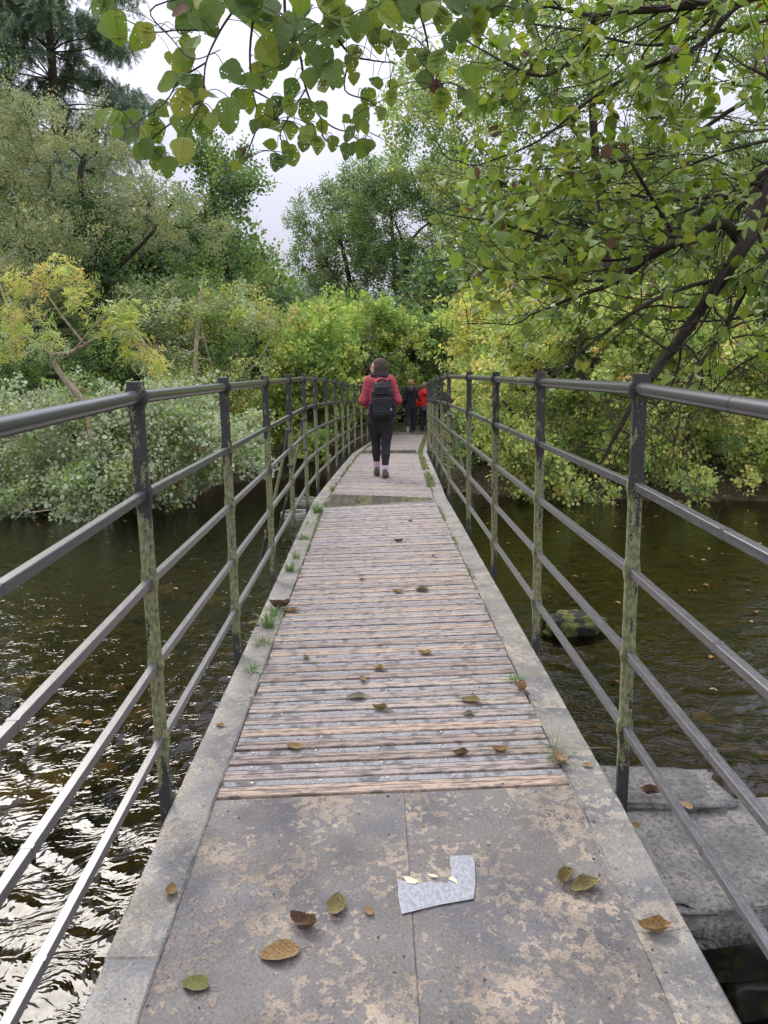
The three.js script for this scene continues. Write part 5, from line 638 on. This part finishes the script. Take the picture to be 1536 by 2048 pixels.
// fallen leaves: [px, py, length in photo pixels, turn, colour, curl, label]
{
  const R = rng(63), veins = tex(128, 128, (u, v) => { const x = Math.abs(u - 0.5) * 2, t = v * 8 - x * 3, fr = Math.abs(t - Math.round(t)), s = 1 - smooth(0, 0.16, fr), n = fbm(u * 6, v * 6, 3); return mix3([236, 228, 206], [150, 132, 100], clamp(s * 0.6 + 0.25 + n * 0.5)); }, true, false);
  const mat = { tan: [0.34, 0.24, 0.11], brown: [0.13, 0.075, 0.035], olive: [0.22, 0.19, 0.07], green: [0.20, 0.24, 0.07], red: [0.14, 0.035, 0.022], grey: [0.20, 0.21, 0.16], pale: [0.42, 0.31, 0.19] };
  for (const k in mat) mat[k] = phys({ color: lin(...mat[k]), map: veins, roughness: 0.9, transmission: 0.15, thickness: 0, side: THREE.DoubleSide });
  const stalk = std({ color: lin(0.12, 0.075, 0.04), roughness: 0.9 });
  function fallen(seed, curl) { const q = rng(seed), b = new MB(), rows = 14, cols = 6, ph = q() * 6, k1 = curl * (0.6 + 0.6 * q()), k2 = 0.25 + curl * 0.9 * q(); for (let i = 0; i <= rows; i++) { const s = i / rows, w = Math.max(0.004, 0.36 * Math.pow(Math.sin(Math.PI * Math.pow(s, 0.85)), 0.7)) * (1 + 0.05 * (i % 2)); for (let j = 0; j <= cols; j++) { const x = mix(-w, w, j / cols), e = Math.abs(x) / 0.36; const bend = e * e * k2 * 0.36, px = x * (1 - 0.35 * e * k2); b.v(px, bend + k1 * (s - 0.5) * (s - 0.5) * 1.1 + 0.035 * curl * Math.sin(s * 11 + ph + x * 8) + 0.012 * Math.abs(Math.sin(s * 25)) * e, -s, x / 0.8 + 0.5, s); } } for (let i = 0; i < rows; i++) for (let j = 0; j < cols; j++) { const a = i * (cols + 1) + j; b.q(a, a + 1, a + cols + 2, a + cols + 1); } const g = b.geo(); g.computeBoundingBox(); g.translate(0, -g.boundingBox.min.y, 0.5); return g; }
  const list = [[560, 1910, 66, 100, 'tan', 0.2, 'large tan leaf with clear veins lying flat, lower left of the near slab'], [607, 1852, 52, 60, 'brown', 1.3, 'crumpled dark brown leaf beside the large tan leaf on the near slab'], [672, 1820, 50, 175, 'olive', 0.7, 'cupped olive-brown leaf between the crumpled leaf and the tape'], [737, 1826, 22, 30, 'tan', 0.6, 'tiny tan leaf just left of the tape patch'], [391, 1973, 46, 75, 'green', 0.35, 'green-yellow leaf near the lower left corner of the slab'], [343, 1791, 32, 10, 'tan', 0.9, 'small folded tan leaf on the joint of the left edge stone'], [1130, 1763, 44, 140, 'olive', 0.8, 'left one of the two olive leaves touching on the right of the near slab'], [1168, 1779, 54, 115, 'olive', 0.5, 'right one of the two olive leaves touching on the right of the near slab'], [1308, 1867, 52, 85, 'tan', 0.9, 'curled tan leaf on the joint of the right edge stone'], [1118, 1527, 44, 5, 'pale', 1.0, 'narrow curled leaf at the right end of the first board'], [1173, 1535, 18, 80, 'tan', 0.5, 'tiny tan leaf on the right edge stone near the first board'], [922, 1510, 32, 80, 'brown', 0.8, 'brown leaf on the nearest boards, left of two'], [1000, 1503, 32, 70, 'tan', 0.8, 'brownish leaf on the nearest boards, right of two'], [941, 1404, 40, 70, 'olive', 0.4, 'plump olive-green leaf on the boards right of centre'], [937, 1429, 22, 100, 'grey', 0.3, 'grey leaf skeleton just below the plump olive-green leaf'], [760, 1420, 30, 70, 'olive', 0.9, 'olive curled leaf at the middle of the near boards'], [713, 1396, 38, 90, 'grey', 0.25, 'flat grey-brown leaf at the middle of the near boards'], [725, 1363, 24, 10, 'tan', 1.0, 'cone-shaped tan leaf at the middle of the boards'], [757, 1340, 26, 80, 'pale', 1.0, 'ribbed light brown leaf just above the cone-shaped one'], [850, 1308, 28, 75, 'tan', 0.8, 'tan leaf right of centre, beyond the ribbed one'], [612, 1317, 18, 20, 'olive', 0.7, 'small olive leaf on the boards left of centre'], [588, 1497, 32, 60, 'tan', 0.5, 'thin tan leaf with a long stalk on the near left boards'], [1040, 1380, 34, 30, 'pale', 1.3, 'curled leaf wedged in the gap by the right edge stone'], [560, 1219, 42, 85, 'brown', 1.2, 'dark brown curled leaf at the left edge, beside the grass'], [583, 1224, 28, 95, 'tan', 0.7, 'tan ribbed leaf touching the dark brown curled one at the left edge'], [507, 1251, 24, 80, 'olive', 0.4, 'olive leaf on the left edge stone below the grass'], [795, 1185, 24, 85, 'tan', 0.8, 'tan leaf at mid-deck, left of the grey-green one'], [843, 1182, 28, 80, 'grey', 0.4, 'grey-green leaf at mid-deck'], [723, 1161, 14, 80, 'brown', 0.8, 'small brown leaf at mid-deck left of centre'], [797, 1084, 20, 85, 'red', 0.9, 'dark red-brown leaf on the boards before the puddle'], [866, 1112, 12, 20, 'pale', 0.8, 'tiny pale leaf on the right of the boards before the puddle'], [440, 1456, 18, 60, 'tan', 0.6, 'small tan leaf on the left edge stone near the first post'], [716, 1005, 12, 85, 'tan', 1, 'small leaf standing in the wedge-shaped puddle'], [820, 1043, 10, 80, 'tan', 0.8, 'tiny leaf on the boards just before the puddle']];
  list.forEach(([px, py, L, turn, c, curl, label], i) => {
    const p = deckAt(px, py), dist = p.distanceTo(V(0, EYE, 0)), len = L * dist / F * 1.05, t = p.x - axisX(-p.z), o = thing('fallen_leaf', label, 'leaf', [p.x, deckY(-p.z) + (Math.abs(t) > H_IN ? 0.009 : 0.003), p.z], 'fallen leaves on the bridge deck');
    o.rotation.y = turn * Math.PI / 180; o.scale.setScalar(len); mesh('blade', fallen(200 + i, curl), mat[c], o);
    const b = new MB(); b.tube(spline([V(0, 0.02, 0.48), V(0.03, 0.03, 0.62), V(0.08, 0.02, 0.8)], 3), 0.011, 4); mesh('stalk', b.geo(), stalk, o);
  });
  // leaves on the rock shelf
  const rk = [[1300, 1588, 38, 80, 'brown', 0.9, 'dark brown leaf lying on the flat rock beside the first right post'], [1372, 1612, 26, 20, 'pale', 0.3, 'pale leaf against the edge of the rock shelf'], [1271, 1652, 18, 30, 'tan', 0.7, 'small tan leaf in the cleft of the rock by the deck edge']];
  rk.forEach(([px, py, L, turn, c, curl, label], i) => { const y = i === 0 ? 0.765 : 0.735, p = atHeight(px, py, y), o = thing('fallen_leaf', label, 'leaf', [p.x, y, p.z], 'leaves on the rock shelf'); o.rotation.y = turn * Math.PI / 180; o.scale.setScalar(L * p.distanceTo(V(0, EYE, 0)) / F); mesh('blade', fallen(260 + i, curl), mat[c], o); });
  // orange leaf litter caught between rock and water, and leaves afloat or sunk on the right of the river
  const heap = (name, label, n, place, cols) => { const im = new THREE.InstancedMesh(fallen(300, 0.5), phys({ map: veins, roughness: 0.85, side: THREE.DoubleSide }), n), cc = new THREE.Color(), q = new THREE.Quaternion(); for (let k = 0; k < n; k++) { const [p, s] = place(); q.setFromEuler(new THREE.Euler((R() - 0.5) * 0.7, R() * 6.28, (R() - 0.5) * 0.7)); m4.compose(p, q, V(s, s, s)); im.setMatrixAt(k, m4); const c = cols[Math.floor(R() * cols.length)]; im.setColorAt(k, cc.setRGB(...c)); } im.name = name; im.castShadow = im.receiveShadow = true; scene.add(im); tag(im, label, 'leaves', null, 'stuff'); };
  heap('leaf_litter', 'orange and yellow leaves caught behind the rock by the water', 46, () => { const p = atHeight(mix(1368, 1440, R()), mix(1572, 1622, R()), 0.42 + 0.06 * R()); return [p, 0.05 + 0.03 * R()]; }, [[0.5, 0.26, 0.07], [0.6, 0.36, 0.12], [0.4, 0.2, 0.07], [0.45, 0.34, 0.2], [0.25, 0.1, 0.04]]);
  heap('floating_leaves', 'scattered pale leaves drifting on the river', 90, () => { const x = R() < 0.7 ? mix(1.6, 7, R()) : mix(-7, -1.6, R()), z = -mix(4, 14, R()); return [V(x, 0.006, z), 0.05 + 0.03 * R()]; }, [[0.5, 0.36, 0.16], [0.45, 0.25, 0.1], [0.5, 0.42, 0.25], [0.3, 0.16, 0.07]]);
}
// crumbs of leaf and grit lying on the deck, thicker along the joints
{
  const R = rng(67), g = new THREE.IcosahedronGeometry(1, 0), n = 900, im = new THREE.InstancedMesh(g, std({ roughness: 0.95 }), n), cc = new THREE.Color(), q = new THREE.Quaternion();
  for (let k = 0; k < n; k++) { const d = mix(1.2, 9, Math.pow(R(), 1.4)), e = R() < 0.5, t = e ? (R() < 0.5 ? -1 : 1) * (H_IN + (R() - 0.5) * 0.09) : mix(-0.7, 0.7, R()), s = 0.0011 + 0.0026 * R() * R(), p = onDeck(t, d, 0.001 + (Math.abs(t) > H_IN ? 0.006 : 0)); q.setFromEuler(new THREE.Euler(0, R() * 6, 0)); m4.compose(p, q, V(s * (1 + 1.6 * R()), s * 0.7, s)); im.setMatrixAt(k, m4); im.setColorAt(k, cc.setRGB(...(R() < 0.55 ? [0.05, 0.04, 0.03] : [0.22, 0.16, 0.09])).multiplyScalar(0.7 + 0.6 * R())); }
  im.name = 'deck_grit'; im.castShadow = im.receiveShadow = true; scene.add(im); tag(im, 'crumbs of grit and leaf scattered on the deck', 'grit', null, 'stuff');
}
// grass and weeds in the joint along the boards
{
  const R = rng(71), gm = [leafMat({ vertexColors: false, color: lin(0.14, 0.26, 0.05) }), leafMat({ vertexColors: false, color: lin(0.20, 0.27, 0.09) })];
  function tuft(px, py, h0, n, label, m = 0, spread = 1) { const h = h0 * 1.7; const p = deckAt(px, py), o = thing('grass_tuft', label, 'grass', [p.x, deckY(-p.z) - 0.004, p.z], 'grass tufts along the board ends'); const b = new MB(); for (let k = 0; k < n; k++) { const a = R() * 6.283, L = h * (0.5 + 0.7 * R()), out = V(Math.cos(a), 0, Math.sin(a)), r0 = 0.3 * h * Math.sqrt(R()) * spread, s = V(-Math.sin(a), 0, Math.cos(a)), w = 0.0022 + 0.0012 * R(), lean = (0.3 + 0.6 * R()) * spread, P0 = out.clone().multiplyScalar(r0), id = []; for (let q = 0; q <= 3; q++) { const t = q / 3, c = P0.clone().addScaledVector(out, lean * L * t * t).add(V(0, L * t * (1 - 0.3 * t * lean), 0)); for (const sg of [-1, 1]) id.push(b.v(c.x + s.x * w * sg * (1 - t * 0.9), c.y, c.z + s.z * w * sg * (1 - t * 0.9))); } for (let q = 0; q < 3; q++) b.q(id[q * 2], id[q * 2 + 1], id[q * 2 + 3], id[q * 2 + 2]); } mesh('blades', b.geo(), gm[m], o); }
  tuft(537, 1255, 0.062, 110, 'bright green grass tuft at the left edge beside the dark curled leaf'); tuft(579, 1143, 0.055, 90, 'grass tuft on the left edge at mid-bridge'); tuft(592, 1118, 0.05, 60, 'smaller browner tuft just beyond the mid-bridge tuft on the left', 1); tuft(609, 1080, 0.055, 80, 'ragged grass on the left edge before the puddle', 1, 1.5); tuft(636, 1026, 0.085, 120, 'full grass tuft at the left end of the puddle'); tuft(618, 1052, 0.06, 40, 'flat spreading weed on the left edge below the puddle tuft', 0, 2.2); tuft(505, 1345, 0.035, 40, 'little weed in the left joint near the second post', 0, 1.6); tuft(1108, 1512, 0.06, 26, 'wispy grass in the right joint at the near boards', 1, 1.7); tuft(1030, 1362, 0.03, 30, 'small weed in the right joint above the curled leaf', 0, 1.6); tuft(525, 1290, 0.04, 60, 'dry roots and grass below the bright tuft on the left', 1, 1.6); tuft(548, 1232, 0.045, 50, 'short grass just behind the dark curled leaf at the left edge'); tuft(664, 982, 0.06, 50, 'grass on the left edge beside the walker'); tuft(862, 960, 0.07, 60, 'grass on the right edge beside the walker', 0, 1.3);
  // moss and fine grass creeping along both joints
  const b = new MB(), n = 2600, blade = new MB(); for (let k = 0; k < 5; k++) { const a = k * 1.257, o = V(Math.cos(a), 0, Math.sin(a)); const i0 = blade.v(-o.z * 0.002, 0, o.x * 0.002), i1 = blade.v(o.z * 0.002, 0, -o.x * 0.002), i2 = blade.v(o.x * 0.008, 0.013, o.z * 0.008); blade.t(i0, i1, i2); }
  const im = new THREE.InstancedMesh(blade.geo(), leafMat({ vertexColors: false }), n), cc = new THREE.Color(), q = new THREE.Quaternion();
  for (let k = 0; k < n; k++) { let d, side, t; do { d = R() < 0.55 ? mix(2.3, 8, Math.sqrt(R())) : mix(8, 21, R()); side = R() < (d < 8 ? 0.6 : 0.3) ? -1 : 1; t = side * (H_IN + 0.001 + (R() - 0.5) * (d > 9 && side > 0 ? 0.10 : 0.03)); } while (n2(d * 1.6, side * 7) < (d > 9 && side > 0 ? -0.5 : -0.1)); const p = onDeck(t, d, -0.004), s = (d > 9 ? 2.2 : 1) * (0.6 + 0.9 * R()); q.setFromAxisAngle(yAxis, R() * 6.28); m4.compose(p, q, V(s, s, s)); im.setMatrixAt(k, m4); im.setColorAt(k, cc.setRGB(...(R() < 0.6 ? [0.16, 0.24, 0.04] : [0.2, 0.2, 0.06])).multiplyScalar(0.7 + 0.6 * R())); }
  im.name = 'joint_moss'; im.castShadow = im.receiveShadow = true; scene.add(im); tag(im, 'moss and fine grass growing in the joints beside the boards', 'moss', null, 'stuff');
}
// ---------------------------------------------------------------- rocks, abutment, rings in the river
function rockGeo(sx, sy, sz, seed, flatTop = 0.5, rough = 0.12) {
  const g = new THREE.IcosahedronGeometry(1, 5), P = g.attributes.position; const cb = (v) => Math.sign(v) * Math.pow(Math.abs(v), flatTop);
  for (let i = 0; i < P.count; i++) { let x = P.getX(i), y = P.getY(i), z = P.getZ(i); const n = 1 + rough * n3(x * 1.6 + seed, y * 1.6, z * 1.6) + rough * 0.4 * n3(x * 5 + seed, y * 5, z * 5); P.setXYZ(i, cb(x) * sx * n, cb(y) * sy * n, cb(z) * sz * n); }
  const U = g.attributes.uv, e1 = V(0, 0, 0), e2 = V(0, 0, 0), A = V(0, 0, 0); for (let i = 0; i < P.count; i += 3) { A.fromBufferAttribute(P, i); e1.fromBufferAttribute(P, i + 1).sub(A); e2.fromBufferAttribute(P, i + 2).sub(A); e1.cross(e2); const ax = Math.abs(e1.x), ay = Math.abs(e1.y), az = Math.abs(e1.z); for (let k = i; k < i + 3; k++) { const x = P.getX(k), y = P.getY(k), z = P.getZ(k); ay >= ax && ay >= az ? U.setXY(k, x * 0.9 + seed * 0.13, z * 0.9) : ax > az ? U.setXY(k, z * 0.9 + seed * 0.2, y * 0.9) : U.setXY(k, x * 0.9 + seed * 0.3, y * 0.9); } }
  g.deleteAttribute('normal'); const m = new THREE.BufferGeometry(); m.setAttribute('position', P); m.setAttribute('uv', U); m.computeVertexNormals();
  // shared normals for smooth shading
  const map = new Map(), N = m.attributes.normal; for (let i = 0; i < P.count; i++) { const k = P.getX(i).toFixed(4) + P.getY(i).toFixed(4) + P.getZ(i).toFixed(4); (map.get(k) || map.set(k, []).get(k)).push(i); } for (const l of map.values()) { const s = V(0, 0, 0); for (const i of l) s.add(V(N.getX(i), N.getY(i), N.getZ(i))); s.normalize(); for (const i of l) N.setXYZ(i, s.x, s.y, s.z); } return m;
}
function rock(label, p, s, seed, mat = M.rock, rot = 0, ft = 0.5, rough = 0.12, group) { const o = mesh('rock', rockGeo(s[0], s[1], s[2], seed, ft, rough), mat); o.position.set(...p); o.rotation.y = rot; return tag(o, label, 'rock', group); }
rock('broad flat grey rock slab beside the near right railing', [1.62, 0.63, -2.74], [0.85, 0.075, 0.34], 4, M.rock, 0.12, 0.3, 0.10);
rock('smaller flat grey rock behind the broad slab, under the first right post', [1.12, 0.67, -3.16], [0.42, 0.07, 0.17], 9, M.rock, -0.1, 0.32, 0.12);
rock('mossy round boulder in the river right of the bridge', [1.95, 0.02, -7.35], [0.33, 0.17, 0.2], 12, M.moss, 0.2, 0.75, 0.2);
rock('lichen-yellow stone at the right edge beyond the rock slab', [2.15, 0.42, -3.05], [0.17, 0.12, 0.12], 15, M.moss, 0.4, 0.7, 0.15);
// masonry under the slab: courses of rough stone
{
  const R = rng(88), t = thing('stone_abutment', 'dark rough stone abutment in the gap below the near right railing', 'abutment', [0, -0.4, -1]), O = t.position;
  for (let c = 0; c < 6; c++) { let x = -0.66; while (x < 0.66) { const w = 0.26 + 0.2 * R(), g = rockGeo(w / 2, 0.115, 0.2, R() * 50, 0.35, 0.06); const o = mesh('stone', g, M.wetRock, t); o.position.set(x + w / 2 - O.x, -0.3 + c * 0.21 - O.y, -2.35 - O.z); x += w + 0.012; } }
  for (let c = 0; c < 6; c++) for (const s of [-1, 1]) { let z = -2.2; while (z < 0.6) { const w = 0.28 + 0.25 * R(), o = mesh('stone', rockGeo(0.16, 0.115, w / 2, R() * 50, 0.35, 0.06), M.wetRock, t); o.position.set(s * 0.56 - O.x, -0.3 + c * 0.21 - O.y, z + w / 2 - O.z); z += w + 0.012; } }
  const w2 = thing('stone_wall', 'layered dark stones below the broad flat rock slab', 'wall', [1.7, -0.4, -2.7]), Q = w2.position;
  for (let c = 0; c < 4; c++) { let x = 0.78; while (x < 3.2) { const w = 0.32 + 0.3 * R(), o = mesh('stone', rockGeo(w / 2, 0.115, 0.3, R() * 50, 0.33, 0.07), M.wetRock, w2); o.position.set(x + w / 2 - Q.x, -0.36 + c * 0.205 - Q.y, -2.92 + (R() - 0.5) * 0.08 - Q.z); x += w + 0.012; } }
  const bk = thing('stone_wall', 'dark retaining wall of rough stones at the near right corner, below the path', 'wall', [1.7, -0.4, -0.9]), K = bk.position;
  for (let c = 0; c < 8; c++) { let x = 0.8; while (x < 3.4) { const w = 0.35 + 0.3 * R(), o = mesh('stone', rockGeo(w / 2, 0.115, 0.3, R() * 50, 0.33, 0.07), M.wetRock, bk); o.position.set(x + w / 2 - K.x, -0.36 + c * 0.205 - K.y, -0.6 - K.z); x += w + 0.012; } }
}
// round concrete rings standing in the river left of the bridge
for (const [px, py, r, label] of [[590, 1030, 0.27, 'nearer round concrete ring standing in the river left of the bridge'], [612, 1003, 0.25, 'farther round concrete ring standing in the river left of the bridge']]) {
  const p = atHeight(px, py, 0.06), o = thing('concrete_ring', label, 'concrete ring', [p.x, -0.4, p.z], 'concrete rings in the river');
  const prof = [[r - 0.035, 0], [r - 0.035, 0.5], [r - 0.03, 0.51], [r - 0.005, 0.51], [r, 0.5], [r + 0.006, 0.46], [r, 0.42], [r, 0]]; mesh('wall', new THREE.LatheGeometry(prof.map(([x, y]) => new THREE.Vector2(x, y)), 40), M.concrete, o); mesh('rim', (() => { const g = new THREE.TorusGeometry(r - 0.018, 0.019, 8, 40); g.rotateX(Math.PI / 2); g.translate(0, 0.51, 0); return g; })(), std({ color: lin(0.34, 0.33, 0.26), roughness: 0.7 }), o);
}
// stones on the river bed that show through the water
{
  const spots = [[70, 1590, 0.34, 'large pale stone under the water at the left edge of the view'], [125, 1445, 0.14, 'pale angular stone under the water, left, between the lower rails'], [40, 1370, 0.2, 'pale stone under the water near the left edge, below the second rail'], [150, 1330, 0.16, 'tan flat stone under the water left of the second rail'], [290, 1430, 0.16, 'pale stone under the water close to the first left post'], [330, 1180, 0.2, 'pale yellow stone under the water behind the first left post'], [430, 1200, 0.18, 'yellowish stone under the water behind the second left post'], [95, 1250, 0.2, 'tan stone under the water, upper left river'], [1080, 1180, 0.2, 'yellow stone under the water right of the deck'], [200, 1540, 0.15, 'brownish stone under the water left of the lowest rail']];
  spots.forEach(([px, py, r, label], i) => { const p = atHeight(px, py, -0.2); const o = mesh('river_stone', rockGeo(r, 0.07 + r * 0.2, r * 0.75, i * 3.1, 0.7, 0.22), M.paleStone); o.position.set(p.x, -0.27, p.z); o.rotation.y = i; tag(o, label, 'stone', 'stones on the river bed'); });
  const R = rng(95), g = rockGeo(1, 0.55, 0.8, 2, 0.75, 0.2), small = new THREE.IcosahedronGeometry(1, 1), im = new THREE.InstancedMesh(small, std({ roughness: 0.85 }), 3200), cc = new THREE.Color(), q = new THREE.Quaternion();
  for (let k = 0; k < 3200; k++) { let x, z; do { x = mix(-10, 9, R()); z = -mix(-1, 19, R()); } while (inRiver(x, z) < -0.9); const s = 0.03 + 0.09 * R() * R(); q.setFromEuler(new THREE.Euler(0, R() * 6, 0)); m4.compose(V(x, groundY(x, z) + s * 0.15, z), q, V(s * 1.3, s * 0.6, s)); im.setMatrixAt(k, m4); im.setColorAt(k, cc.setRGB(...(R() < 0.25 ? [0.2, 0.15, 0.08] : [0.07, 0.06, 0.035])).multiplyScalar(0.6 + 0.8 * R())); }
  im.name = 'river_gravel'; im.castShadow = im.receiveShadow = true; scene.add(im); tag(im, 'brown gravel on the river bed and shore', 'gravel', null, 'stuff');
}
renderer.render(scene, camera);
